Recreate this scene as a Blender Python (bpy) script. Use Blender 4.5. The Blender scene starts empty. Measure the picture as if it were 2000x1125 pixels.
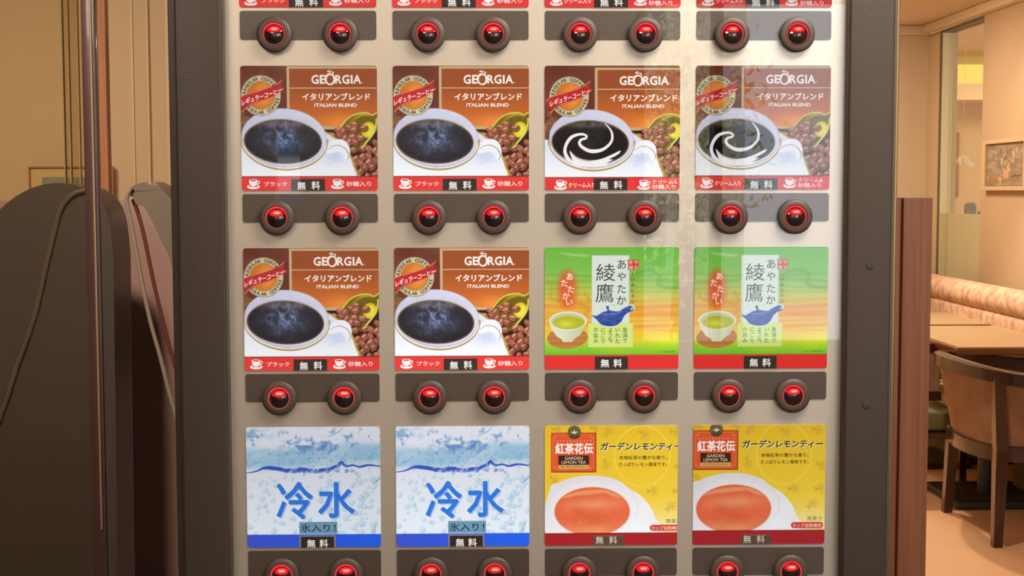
import bpy, bmesh, math, random
import numpy as np
from mathutils import Vector, Matrix
D = bpy.data
C = bpy.context.scene.collection
SC = bpy.context.scene
PI = math.pi

# ------------------------------------------------------------------ camera, world, lights, exposure
cd = D.cameras.new('camera'); cam = D.objects.new('camera', cd); C.objects.link(cam); SC.camera = cam
cd.sensor_width = 36.0; cd.lens = 36.0*2700/2000; cd.clip_start = 0.05; cd.clip_end = 100
rx = Vector((0.99981593, -0.01908002, -0.0020148)); ux = Vector((0.00335803, 0.07063185, 0.9974968)); fw = Vector((0.01888995, 0.99731996, -0.07068292))
M = Matrix((rx, ux, -fw)).transposed().to_4x4(); M.translation = Vector((-0.0499967, -1.35097616, 1.34734973))
cam.matrix_world = M

SC.view_settings.view_transform = 'Standard'; SC.view_settings.look = 'None'
SC.view_settings.gamma = 1.0; SC.view_settings.use_curve_mapping = False
SC.view_settings.exposure = 0.0
w = D.worlds.new('daylight'); SC.world = w; w.use_nodes = True
w.node_tree.nodes['Background'].inputs[0].default_value = (0.80, 0.90, 1.0, 1)
w.node_tree.nodes['Background'].inputs[1].default_value = 3.2
SC.cycles.max_bounces = 8; SC.cycles.diffuse_bounces = 4; SC.cycles.transparent_max_bounces = 16
SC.cycles.caustics_reflective = False; SC.cycles.caustics_refractive = False
SC.cycles.sample_clamp_indirect = 3.0

def area(name, loc, target, size, power, col, size_y=None):
    l = D.lights.new(name, 'AREA'); l.energy = power; l.color = col; l.size = size
    if size_y: l.shape = 'RECTANGLE'; l.size_y = size_y
    o = D.objects.new(name, l); C.objects.link(o); o.location = loc
    o.rotation_euler = (Vector(target)-Vector(loc)).to_track_quat('-Z', 'Y').to_euler(); return o
def spot(name, loc, target, power, col, ang=80, blend=0.6, rad=0.04):
    l = D.lights.new(name, 'SPOT'); l.energy = power; l.color = col; l.spot_size = math.radians(ang); l.spot_blend = blend; l.shadow_soft_size = rad
    o = D.objects.new(name, l); C.objects.link(o); o.location = loc
    o.rotation_euler = (Vector(target)-Vector(loc)).to_track_quat('-Z', 'Y').to_euler(); return o
area('ceiling_lamp_front', (0.55, -0.50, 2.24), (0.40, 0, 1.45), 0.8, 38, (1.0, 0.93, 0.84))
area('ceiling_lamp_hall', (-0.9, -1.7, 2.28), (-0.5, 0, 1.3), 0.7, 17, (1.0, 0.87, 0.74))
area('front_wall_fill', (-0.9, -4.3, 2.29), (-0.5, -5.4, 1.5), 0.8, 80, (1.0, 0.91, 0.80))  # added light: brightens the front wall so its reflection veils the glass
spot('left_corner_fill', (-0.66, -0.22, 2.28), (-0.62, 0.95, 0.85), 150, (1.0, 0.86, 0.78), 62, 0.7, 0.08)  # added fill that lifts the dark area left of the machine
area('entrance_daylight', (1.9, -3.6, 1.7), (0.2, 0, 1.3), 1.2, 9, (1.0, 0.94, 0.90))
spot('picture_spot', (2.28, 5.20, 2.27), (2.6, 5.25, 1.7), 11, (1.0, 0.74, 0.42), 80, 0.9)
spot('table_spot', (1.7, 4.9, 2.28), (1.95, 4.6, 0.0), 105, (1.0, 0.82, 0.62), 96, 0.5, 0.03)
spot('aisle_spot', (1.3, 3.3, 2.28), (1.75, 3.9, 0.0), 70, (1.0, 0.82, 0.62), 96, 0.5, 0.03)
area('cafe_lamp', (1.6, 5.6, 2.27), (1.8, 5.6, 0), 0.5, 30, (1.0, 0.86, 0.66))
area('far_room_lamp', (3.6, 7.6, 2.28), (3.6, 7.8, 0), 0.6, 26, (1.0, 0.86, 0.56))
area('left_room_lamp', (-1.9, 2.4, 2.24), (-1.6, 3.2, 0), 0.45, 22, (1.0, 0.82, 0.56))
sun = D.lights.new('sun', 'SUN'); sun.energy = 7; sun.angle = 0.01; so = D.objects.new('sun', sun); C.objects.link(so); so.rotation_euler = Vector((0.25, -1, -0.9)).to_track_quat('-Z', 'Y').to_euler()

# ------------------------------------------------------------------ helpers
def lin(c):
    c = np.asarray(c, dtype=float)/255.0
    return np.where(c <= 0.04045, c/12.92, ((c+0.055)/1.055)**2.4)
def mat(name, rgb, rough=0.5, metal=0.0, coat=0.0, bump=0.0, bscale=200.0, var=0.0, vscale=6.0, stretch=(1, 1, 1), spec=0.5, rgb2=None, sheen=0):
    m = D.materials.new(name); m.use_nodes = True; nt = m.node_tree; b = nt.nodes['Principled BSDF']
    c = lin(rgb); b.inputs['Base Color'].default_value = (*c, 1); b.inputs['Roughness'].default_value = rough
    b.inputs['Metallic'].default_value = metal; b.inputs['Coat Weight'].default_value = coat; b.inputs['Coat Roughness'].default_value = 0.05
    b.inputs['Specular IOR Level'].default_value = spec
    tc = nt.nodes.new('ShaderNodeTexCoord'); mp = nt.nodes.new('ShaderNodeMapping'); mp.inputs['Scale'].default_value = stretch
    nt.links.new(tc.outputs['Object'], mp.inputs[0])
    if var > 0 or rgb2 is not None:
        n = nt.nodes.new('ShaderNodeTexNoise'); n.inputs['Scale'].default_value = vscale; n.inputs['Detail'].default_value = 5
        nt.links.new(mp.outputs[0], n.inputs['Vector'])
        r = nt.nodes.new('ShaderNodeValToRGB')
        r.color_ramp.elements[0].position = 0.35; r.color_ramp.elements[1].position = 0.65
        c2 = lin(rgb2) if rgb2 is not None else c*(1-var)
        r.color_ramp.elements[0].color = (*c2, 1); r.color_ramp.elements[1].color = (*c, 1)
        nt.links.new(n.outputs[0], r.inputs[0]); nt.links.new(r.outputs[0], b.inputs['Base Color'])
    if bump > 0:
        n2 = nt.nodes.new('ShaderNodeTexNoise'); n2.inputs['Scale'].default_value = bscale; n2.inputs['Detail'].default_value = 3
        nt.links.new(mp.outputs[0], n2.inputs['Vector'])
        bp = nt.nodes.new('ShaderNodeBump'); bp.inputs['Strength'].default_value = bump; bp.inputs['Distance'].default_value = 0.002
        nt.links.new(n2.outputs[0], bp.inputs['Height']); nt.links.new(bp.outputs[0], b.inputs['Normal'])
    return m
def emit(name, rgb, s=1.0):
    m = D.materials.new(name); m.use_nodes = True; nt = m.node_tree; nt.nodes.clear()
    o = nt.nodes.new('ShaderNodeOutputMaterial'); e = nt.nodes.new('ShaderNodeEmission')
    e.inputs[0].default_value = (*lin(rgb), 1); e.inputs[1].default_value = s; nt.links.new(e.outputs[0], o.inputs[0]); return m
def thin_glass(name, tint=(255, 255, 255), ior=1.5, rough=0.0, frost=0.0, frostcol=(200, 190, 150)):
    m = D.materials.new(name); m.use_nodes = True; nt = m.node_tree; nt.nodes.clear()
    o = nt.nodes.new('ShaderNodeOutputMaterial'); t = nt.nodes.new('ShaderNodeBsdfTransparent'); g = nt.nodes.new('ShaderNodeBsdfGlossy')
    t.inputs[0].default_value = (*lin(tint), 1); g.inputs['Roughness'].default_value = rough
    f = nt.nodes.new('ShaderNodeFresnel'); ge = nt.nodes.new('ShaderNodeNewGeometry'); mr = nt.nodes.new('ShaderNodeMapRange')
    mr.inputs['To Min'].default_value = ior; mr.inputs['To Max'].default_value = 1/ior; nt.links.new(ge.outputs['Backfacing'], mr.inputs['Value']); nt.links.new(mr.outputs[0], f.inputs[0]); mx = nt.nodes.new('ShaderNodeMixShader')
    nt.links.new(f.outputs[0], mx.inputs[0])
    if frost > 0:
        d = nt.nodes.new('ShaderNodeBsdfTranslucent'); d.inputs[0].default_value = (*lin(frostcol), 1)
        d2 = nt.nodes.new('ShaderNodeBsdfDiffuse'); d2.inputs[0].default_value = (*lin(frostcol), 1)
        ad = nt.nodes.new('ShaderNodeMixShader'); ad.inputs[0].default_value = .5
        nt.links.new(d.outputs[0], ad.inputs[1]); nt.links.new(d2.outputs[0], ad.inputs[2])
        m2 = nt.nodes.new('ShaderNodeMixShader'); m2.inputs[0].default_value = frost
        nt.links.new(t.outputs[0], m2.inputs[1]); nt.links.new(ad.outputs[0], m2.inputs[2]); nt.links.new(m2.outputs[0], mx.inputs[1])
    else:
        nt.links.new(t.outputs[0], mx.inputs[1])
    nt.links.new(g.outputs[0], mx.inputs[2]); nt.links.new(mx.outputs[0], o.inputs[0]); return m
def obj(name, bm, m, parent=None, smooth=False):
    me = D.meshes.new(name); bmesh.ops.recalc_face_normals(bm, faces=bm.faces); bm.to_mesh(me); bm.free()
    for x in (m if isinstance(m, (list, tuple)) else [m]): me.materials.append(x)
    if smooth:
        me.shade_smooth()
        try: me.set_sharp_from_angle(angle=math.radians(40))
        except Exception: pass
    o = D.objects.new(name, me); C.objects.link(o)
    if parent: o.parent = parent
    return o
def box(bm, x0, x1, y0, y1, z0, z1, bev=0.0, seg=2):
    r = bmesh.ops.create_cube(bm, size=1.0); vs = r['verts']
    for v in vs: v.co = Vector(((x0+x1)/2+v.co.x*(x1-x0), (y0+y1)/2+v.co.y*(y1-y0), (z0+z1)/2+v.co.z*(z1-z0)))
    if bev: bmesh.ops.bevel(bm, geom=list({e for v in vs for e in v.link_edges}), offset=bev, segments=seg, profile=0.6, affect='EDGES')
    return bm
def B(*a, **k): return box(bmesh.new(), *a, **k)
def prism(bm, pts, a0, a1, axis='y'):       # extrude a 2D outline along an axis
    def P(p, a): return {'y': Vector((p[0], a, p[1])), 'z': Vector((p[0], p[1], a)), 'x': Vector((a, p[0], p[1]))}[axis]
    v0 = [bm.verts.new(P(p, a0)) for p in pts]; v1 = [bm.verts.new(P(p, a1)) for p in pts]; n = len(pts)
    bm.faces.new(v0); bm.faces.new(v1[::-1])
    for i in range(n): bm.faces.new((v0[i], v1[i], v1[(i+1) % n], v0[(i+1) % n]))
    return bm
def tube(bm, pts, rad, n=10):
    pts = [Vector(p) for p in pts]; rings = []
    for i, p in enumerate(pts):
        t = (pts[min(i+1, len(pts)-1)]-pts[max(i-1, 0)]).normalized()
        a = t.cross(Vector((0, 1, 0))); a = a.normalized() if a.length > 1e-3 else Vector((1, 0, 0)); b = t.cross(a).normalized()
        r = rad[i] if isinstance(rad, (list, tuple)) else rad
        rings.append([bm.verts.new(p+a*r*math.cos(2*PI*k/n)+b*r*math.sin(2*PI*k/n)) for k in range(n)])
    for i in range(len(rings)-1):
        for k in range(n): bm.faces.new((rings[i][k], rings[i][(k+1) % n], rings[i+1][(k+1) % n], rings[i+1][k]))
    bm.faces.new(rings[0][::-1]); bm.faces.new(rings[-1]); return bm
def smooth_pts(pts, n=6, closed=False):
    P = [np.array(p, float) for p in pts]; out = []; m = len(P)
    for i in range(m if closed else m-1):
        if closed: a, b, c, d = P[(i-1) % m], P[i], P[(i+1) % m], P[(i+2) % m]
        else: a, b, c, d = P[max(i-1, 0)], P[i], P[i+1], P[min(i+2, m-1)]
        for k in range(n):
            t = k/n
            out.append(0.5*((2*b)+(-a+c)*t+(2*a-5*b+4*c-d)*t*t+(-a+3*b-3*c+d)*t**3))
    if not closed: out.append(P[-1])
    return out
def lathe(bm, prof, n=48, center=(0, 0, 0)):   # profile (r, y); axis along y
    rings = []
    for r, y in prof:
        if r < 1e-6: rings.append([bm.verts.new((center[0], center[1]+y, center[2]))])
        else: rings.append([bm.verts.new((center[0]+r*math.cos(2*PI*k/n), center[1]+y, center[2]+r*math.sin(2*PI*k/n))) for k in range(n)])
    for A_, B_ in zip(rings, rings[1:]):
        for k in range(n):
            a = [A_[k % len(A_)], A_[(k+1) % len(A_)]]; b = [B_[(k+1) % len(B_)], B_[k % len(B_)]]
            f = []
            for v in a+b:
                if v not in f: f.append(v)
            if len(f) > 2: bm.faces.new(f)
    return bm
def rrect(w_, h_, r, n=6, cx=0, cz=0):
    pts = []
    for sx, sz, a0 in ((1, 1, 0), (-1, 1, 90), (-1, -1, 180), (1, -1, 270)):
        for k in range(n+1):
            a = math.radians(a0+90*k/n); pts.append((cx+sx*(w_/2-r)+r*math.cos(a), cz+sz*(h_/2-r)+r*math.sin(a)))
    return pts
def thing(name, label, cat, loc=(0, 0, 0), group=None):
    o = D.objects.new(name, None); C.objects.link(o); o.location = loc; o.empty_display_size = 0.1
    return tag(o, label, cat, group)
def tag(o, label, cat, group=None):
    o['label'] = label; o['category'] = cat
    if group: o['group'] = group
    return o
def struct(name, bm, m, parent=None):
    o = obj(name, bm, m, parent)
    if not parent: o['kind'] = 'structure'
    return o

# ------------------------------------------------------------------ materials
wallp = mat('cream_wall_plaster', (212, 190, 158), 0.8, bump=0.05, bscale=60)
wallr = mat('tan_wall_paper', (190, 160, 126), 0.8, bump=0.05, bscale=90)
ceilm = mat('ceiling_plaster', (214, 194, 166), 0.85)
trimw = mat('cream_painted_trim', (218, 196, 164), 0.5)
floorm = mat('peach_stone_floor', (226, 176, 132), 0.45, var=0.12, vscale=2.2)
silver = mat('warm_silver_panel', (222, 208, 190), 0.42, metal=0.65, bump=0.03, bscale=40, stretch=(1, 1, 30))
black = mat('black_textured_paint', (62, 50, 41), 0.42, bump=0.10, bscale=260, spec=0.35)
platem = mat('dark_brown_plate', (84, 70, 60), 0.4)
bezelm = mat('brown_black_bezel', (76, 61, 51), 0.5)
cabm = mat('dark_cabinet_steel', (50, 44, 40), 0.5)
brass = mat('worn_brass', (150, 118, 78), 0.3, metal=0.8)
olive = mat('olive_dark_trim', (82, 72, 58), 0.4)
mahog = mat('mahogany_wood', (178, 120, 86), 0.4, rgb2=(158, 98, 68), vscale=5, stretch=(26, 26, 0.7), bump=0.05)
redwood = mat('reddish_partition_veneer', (158, 98, 66), 0.4, rgb2=(140, 82, 52), vscale=6, stretch=(24, 24, 0.5))
dimlit = mat('dimlit_partition_face', (160, 128, 122), 0.5)  # same partition as the reddish veneer; light on the left put into colour
walnut = mat('dark_walnut', (62, 36, 26), 0.22, coat=0.5, rgb2=(48, 28, 20), vscale=8, stretch=(6, 6, 1))
vinyl = mat('dark_grey_vinyl', (68, 60, 58), 0.32, bump=0.08, bscale=30)
piping = mat('pale_grey_piping', (88, 78, 70), 0.35)
uphol = mat('tan_suede_upholstery', (148, 114, 88), 0.85, var=0.25, vscale=9)
olivef = mat('olive_green_fabric', (104, 98, 62), 0.9)
sofam = mat('mottled_rose_beige_fabric', (214, 178, 150), 0.9, rgb2=(178, 136, 110), vscale=22, bump=0.2, bscale=60)
ttop = mat('olive_tan_laminate', (176, 148, 110), 0.35, rgb2=(166, 138, 100), vscale=30)
twood = mat('glossy_brown_edge', (112, 66, 40), 0.18, coat=0.6)
iron = mat('dark_green_black_iron', (44, 44, 36), 0.45)
glass_machine = thin_glass('machine_front_glass')
glass_gold = thin_glass('golden_tinted_glass', (246, 242, 232))
glass_clear = thin_glass('clear_partition_glass', (253, 249, 240))
glass_frost = thin_glass('frosted_glass', (235, 235, 205), frost=0.85, frostcol=(226, 216, 180))

# ------------------------------------------------------------------ room shell
struct('floor', B(-4, 6, 0.9, 10, -0.05, 0), floorm)
struct('floor', B(-4, 6, -7.5, 0.9, -0.05, 0), mat('unseen_dark_floor', (96, 82, 70), 0.6, var=.1, vscale=3))  # unseen hall floor, made dark so the panel's lower reflections darken
struct('ceiling', B(-4, 6, -6.0, 10, 2.32, 2.38), ceilm)
wb = bmesh.new(); box(wb, -4, 0.8, 4.0, 4.1, 0, 2.32); struct('wall_left_back', wb, wallp)
struct('wall_inner', B(0.8, 0.9, 4.0, 6.95, 0, 2.32), wallp)
struct('wall_back', B(0.8, 2.6, 6.95, 7.05, 0, 2.32), wallp)
wr = B(2.6, 2.7, -5.4, 6.02, 0, 2.32); struct('wall_right', wr, wallr)
struct('wall_left', B(-4.1, -4.0, -5.4, 10, 0, 2.32), wallp)
struct('wall_far', B(2.6, 6, 9.0, 9.1, 0, 2.5), wallp)
struct('wall_far_right', B(5.9, 6.0, 6, 10, 0, 2.5), wallp)
struct('trim_1', B(0.9, 2.6, 6.90, 6.95, 2.262, 2.32, bev=0.012), trimw)
struct('trim_2', B(2.545, 2.6, -5.4, 6.95, 2.268, 2.32, bev=0.012), trimw)
# street wall behind the camera with its openings
wf = bmesh.new()
X0, X1 = 0.68, 2.5
ZT = 2.27
box(wf, -4, -1.07, -5.5, -5.4, 0, 2.32); box(wf, -0.95, X0, -5.5, -5.4, 0, 2.32); box(wf, X1, 2.7, -5.5, -5.4, 0, 2.32)
box(wf, -1.07, -0.95, -5.5, -5.4, 0, 1.28); box(wf, -1.07, -0.95, -5.5, -5.4, 1.60, 2.32)
box(wf, X0, X1, -5.5, -5.4, 0, 0.60); box(wf, X0, X1, -5.5, -5.4, ZT, 2.32)
struct('wall_front', wf, mat('street_wall_paint', (200, 190, 178), 0.7))
for k, xm in enumerate((X0, 1.06, 1.75, X1-0.04)):
    struct('trim_%d' % (3+k), B(xm, xm+0.04, -5.52, -5.38, 0.60, ZT), cabm)
# left wall mouldings
struct('trim_7', B(-1.40, -1.392, 3.994, 4.0, 0, 2.32), trimw)
struct('trim_8', B(-1.341, -1.331, 3.985, 4.0, 0, 2.32, bev=0.003), trimw)
struct('trim_9', B(-1.268, -1.15, 3.98, 4.0, 0, 2.32, bev=0.004), trimw)
struct('trim_10', B(-4, 0.8, 3.94, 4.0, 2.25, 2.32, bev=0.01), trimw)

# outdoors seen only as reflections in the machine's glass
fac = thing('building', 'pale office block across the street, reflected in the glass', 'building', (1.0, -16, 0))
obj('wall', B(-9, 2.2, -1, 0, -1, 4.6), mat('pale_facade', (160, 158, 156), 0.8), fac)
for i in range(5):
    for j in range(3): obj('window', B(-7.6+i*1.9, -6.4+i*1.9, 0, 0.05, 0.4+j*1.4, 1.3+j*1.4), mat('dark_window_glass', (60, 70, 84), 0.1) if i+j == 0 else D.materials['dark_window_glass'], fac)
tree = thing('tree', 'leafy street tree in sunlight, reflected in the glass', 'tree', (1.42, -9.0, 0))
obj('trunk', tube(bmesh.new(), [(0, 0, 0), (0.05, 0, 1.4), (0, 0.05, 2.4)], [0.1, 0.08, 0.05]), walnut, tree)
rng = random.Random(4); bm = bmesh.new()
for i in range(4200):
    p = Vector((rng.gauss(0, 0.22), rng.gauss(0, 0.3), 1.75+rng.gauss(0, 0.5))); s = rng.uniform(0.018, 0.045)
    a = Vector((rng.uniform(-1, 1), rng.uniform(-1, 1), rng.uniform(-1, 1))).normalized(); b = a.orthogonal().normalized()
    bm.faces.new([bm.verts.new(p+a*s), bm.verts.new(p+b*s*.5), bm.verts.new(p-a*s), bm.verts.new(p-b*s*.5)])
lf = obj('leaves', bm, mat('leaf_green', (214, 206, 160), 0.5), tree); lf['kind'] = 'stuff'

# ------------------------------------------------------------------ vending machine
vm = thing('vending_machine', 'cup drink vending machine with sixteen backlit cards and red-lit buttons', 'vending machine', (0, 0, 0))
obj('cabinet', B(-0.352, 0.350, 0.012, 0.62, 0.0, 1.83, bev=0.006), cabm, vm)
fp = B(-0.3035, 0.3035, 0, 0.014, 0.72, 1.76); obj('front_panel', fp, silver, vm)
obj('lower_door', B(-0.3035, 0.3035, -0.004, 0.014, 0.05, 0.715, bev=0.004), cabm, vm)
def post(x0, x1):
    bm = bmesh.new(); box(bm, x0, x1, -0.016, 0.03, 0.02, 1.82, bev=0.0028, seg=3); return bm
obj('frame_post', post(-0.3460, -0.3005), black, vm, True)
obj('frame_post', post(0.3005, 0.3445), black, vm, True)
for z in (0.72, 1.765):
    obj('frame_rail', B(-0.302, 0.302, -0.012, 0.02, z-0.03, z+0.03, bev=0.002), black, vm)
st = obj('side_trim', B(-0.3545, -0.3460, -0.004, 0.05, 0.02, 1.82, bev=0.001), mat('brown_side_trim', (64, 48, 42), 0.4), vm)
obj('side_trim', B(0.3445, 0.3500, -0.004, 0.05, 0.02, 1.82, bev=0.001), olive, vm)
obj('side_trim', B(0.3500, 0.3535, 0.0, 0.05, 0.02, 1.82, bev=0.001), brass, vm)
gp = obj('glass_pane', B(-0.3022, 0.3022, -0.005, -0.003, 0.752, 1.735), glass_machine, vm)
for x, z in ((0.3235, 1.274), (0.322, 1.137)):
    s = obj('screw_cap', lathe(bmesh.new(), [(0.0042, 0), (0.0040, -0.0008), (0.0, -0.0012)], 20), black, vm, True); s.location = (x, -0.016, z)

# printed picture painter -------------------------------------------------
def nz(X, Y, sc, seed, octv=4):
    out = np.zeros_like(X, dtype=float); amp = 1.0; tot = 0
    for o in range(octv):
        r = np.random.RandomState(seed*17+o); g = r.rand(64, 64)
        u = X/sc*(2**o)+13.7*o; v = Y/sc*(2**o)+7.3*o
        i = np.floor(u).astype(int); j = np.floor(v).astype(int); fu = u-i; fv = v-j; fu = fu*fu*(3-2*fu); fv = fv*fv*(3-2*fv)
        a = g[j % 64, i % 64]; b = g[j % 64, (i+1) % 64]; c = g[(j+1) % 64, i % 64]; d = g[(j+1) % 64, (i+1) % 64]
        out += amp*((a*(1-fu)+b*fu)*(1-fv)+(c*(1-fu)+d*fu)*fv); tot += amp; amp *= 0.5
    return out/tot
class Art:
    def __init__(s, x0, y0, x1, y1, step, dx=0, dy=0):
        s.box = (x0, y0, x1, y1); s.nx = int((x1-x0)/step)+1; s.ny = int((y1-y0)/step)+1; s.st = (x1-x0)/(s.nx-1)
        s.X, s.Y = np.meshgrid(np.linspace(x0, x1, s.nx)-dx, np.linspace(y0, y1, s.ny)-dy)
        s.c = np.zeros((s.ny, s.nx, 3))
    def win(s, bx):
        xs = s.X[0]; ys = s.Y[:, 0]
        i0, i1 = np.searchsorted(xs, bx[0]-3*s.st), np.searchsorted(xs, bx[2]+3*s.st)
        j0, j1 = np.searchsorted(ys, bx[1]-3*s.st), np.searchsorted(ys, bx[3]+3*s.st)
        return slice(j0, j1), slice(i0, i1)
    def fill(s, m, col, w_=None):
        w_ = w_ or (slice(None), slice(None)); m = m[..., None]
        if callable(col): col = col(s.X[w_], s.Y[w_])
        s.c[w_] = s.c[w_]*(1-m)+np.asarray(col, float)*m
    def aa(s, d, soft=0): return np.clip(0.5-d/(s.st+soft), 0, 1)
    def rect(s, x0, y0, x1, y1, col, al=1.0, soft=0):
        w_ = s.win((x0-soft, y0-soft, x1+soft, y1+soft)); X, Y = s.X[w_], s.Y[w_]
        if X.size: s.fill(s.aa(np.maximum(np.maximum(x0-X, X-x1), np.maximum(y0-Y, Y-y1)), soft)*al, col, w_)
    def ell(s, cx, cy, a, b, col, rot=0, al=1.0, soft=0, ring=None, clip=None):
        R_ = max(a, b)+soft+(ring or 0); w_ = s.win((cx-R_, cy-R_, cx+R_, cy+R_)); X, Y = s.X[w_]-cx, s.Y[w_]-cy
        if not X.size: return
        r = math.radians(rot); U = X*math.cos(r)+Y*math.sin(r); V = -X*math.sin(r)+Y*math.cos(r)
        k = np.sqrt((U/a)**2+(V/b)**2)+1e-6; g = np.sqrt((U/a**2)**2+(V/b**2)**2)/k+1e-6; d = (k-1)/g
        if ring: d = np.abs(d)-ring/2
        m = s.aa(d, soft)*al
        if clip is not None: m = m*clip(s.X[w_], s.Y[w_])
        s.fill(m, col, w_)
    def poly(s, pts, col, al=1.0, soft=0, sm=0):
        if sm: pts = smooth_pts(pts, sm, True)
        P = np.array(pts, float); w_ = s.win((P[:, 0].min()-soft, P[:, 1].min()-soft, P[:, 0].max()+soft, P[:, 1].max()+soft)); X, Y = s.X[w_], s.Y[w_]
        if not X.size: return
        d = np.full(X.shape, 1e9); ins = np.zeros(X.shape, bool)
        for i in range(len(P)):
            a, b = P[i], P[(i+1) % len(P)]; e = b-a; L = (e@e)+1e-9
            t = np.clip(((X-a[0])*e[0]+(Y-a[1])*e[1])/L, 0, 1); d = np.minimum(d, np.hypot(X-a[0]-t*e[0], Y-a[1]-t*e[1]))
            if a[1] != b[1]: ins ^= ((a[1] > Y) != (b[1] > Y)) & (X < e[0]*(Y-a[1])/e[1]+a[0])
        s.fill(s.aa(np.where(ins, -d, d), soft)*al, col, w_)
    def line(s, pts, wd, col, al=1.0, soft=0, sm=0):
        if sm: pts = smooth_pts(pts, sm)
        P = np.array(pts, float); q = (wd if np.isscalar(wd) else max(wd))+soft
        w_ = s.win((P[:, 0].min()-q, P[:, 1].min()-q, P[:, 0].max()+q, P[:, 1].max()+q)); X, Y = s.X[w_], s.Y[w_]
        if not X.size: return
        d = np.full(X.shape, 1e9)
        for i in range(len(P)-1):
            a, b = P[i], P[i+1]; e = b-a; L = (e@e)+1e-9
            t = np.clip(((X-a[0])*e[0]+(Y-a[1])*e[1])/L, 0, 1)
            if np.isscalar(wd): h = wd/2
            else:
                k = np.interp((i+t)/(len(P)-1), np.linspace(0, 1, len(wd)), wd); h = k/2
            d = np.minimum(d, np.hypot(X-a[0]-t*e[0], Y-a[1]-t*e[1])-h)
        s.fill(s.aa(d, soft)*al, col, w_)
CW, CH = 0.1317, 0.1203
def print_mat():
    m = D.materials.new('backlit_print'); m.use_nodes = True; nt = m.node_tree; nt.nodes.clear()
    o = nt.nodes.new('ShaderNodeOutputMaterial'); e = nt.nodes.new('ShaderNodeEmission')
    a = nt.nodes.new('ShaderNodeAttribute'); a.attribute_name = 'ink'
    b = nt.nodes.new('ShaderNodeAttribute'); b.attribute_type = 'OBJECT'; b.attribute_name = 'backlight'
    nt.links.new(a.outputs['Color'], e.inputs[0]); nt.links.new(b.outputs['Fac'], e.inputs[1]); nt.links.new(e.outputs[0], o.inputs[0])
    try: m.cycles.emission_sampling = 'NONE'
    except Exception: pass
    return m
PRINT = print_mat()
def grid_mesh(art, name, depth):
    x0, y0, x1, y1 = art.box; ny, nx = art.ny, art.nx
    U, V = np.meshgrid(np.linspace(-CW/2, CW/2, nx), np.linspace(0, -CH, ny))
    r = 0.0027; qx = np.abs(U)-(CW/2-r); qz = np.abs(V+CH/2)-(CH/2-r)       # pull the corners onto the card's rounded outline
    L = np.hypot(np.maximum(qx, 0), np.maximum(qz, 0)); k = np.where((L > r) & (qx > 0) & (qz > 0), r/np.maximum(L, 1e-9), 1.0)
    U = np.where(k < 1, np.sign(U)*(CW/2-r+np.maximum(qx, 0)*k), U); V = np.where(k < 1, np.sign(V+CH/2)*(CH/2-r+np.maximum(qz, 0)*k)-CH/2, V)
    co = np.stack([U, np.full_like(U, -depth), V], -1).reshape(-1, 3).astype(np.float32)
    idx = np.arange(ny*nx).reshape(ny, nx)
    f = np.stack([idx[1:, :-1], idx[1:, 1:], idx[:-1, 1:], idx[:-1, :-1]], -1).reshape(-1, 4)
    me = D.meshes.new(name); me.vertices.add(len(co)); me.vertices.foreach_set('co', co.ravel())
    me.loops.add(f.size); me.loops.foreach_set('vertex_index', f.ravel().astype(np.int32))
    me.polygons.add(len(f)); me.polygons.foreach_set('loop_start', (np.arange(len(f))*4).astype(np.int32))
    me.update(calc_edges=True)
    at = me.attributes.new('ink', 'FLOAT_COLOR', 'POINT')
    c = np.concatenate([lin(np.clip(art.c, 0, 255)).reshape(-1, 3), np.ones((ny*nx, 1))], 1).astype(np.float32)
    at.data.foreach_set('color', c.ravel()); me.materials.append(PRINT); return me
_gc = {}
def glyph(body, bold=0.0):
    k = (body, bold)
    if k not in _gc:
        c = D.curves.new('type', 'FONT'); c.body = body; c.resolution_u = 2
        o = D.objects.new('type', c); C.objects.link(o); dg = bpy.context.evaluated_depsgraph_get(); dg.update()
        me = o.evaluated_get(dg).to_mesh(); me.calc_loop_triangles()
        v = np.array([x.co[:2] for x in me.vertices]); t = np.array([x.vertices[:] for x in me.loop_triangles])
        D.objects.remove(o); D.curves.remove(c)
        if bold > 0:                                   # heavier weight: the same outline laid over itself, shifted by the stroke gain
            vs, ts = [], []
            for i, (ox, oy) in enumerate(((-1, 0), (1, 0), (0, -1), (0, 1)) if bold < .02 else ((-1, 0), (1, 0), (0, -1), (0, 1), (-.7, -.7), (.7, .7), (-.7, .7), (.7, -.7))):
                vs.append(v+np.array([ox, oy])*bold); ts.append(t+i*len(v))
            v, t = np.concatenate(vs), np.concatenate(ts)
        _gc[k] = (v, t)
    return _gc[k]
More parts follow.
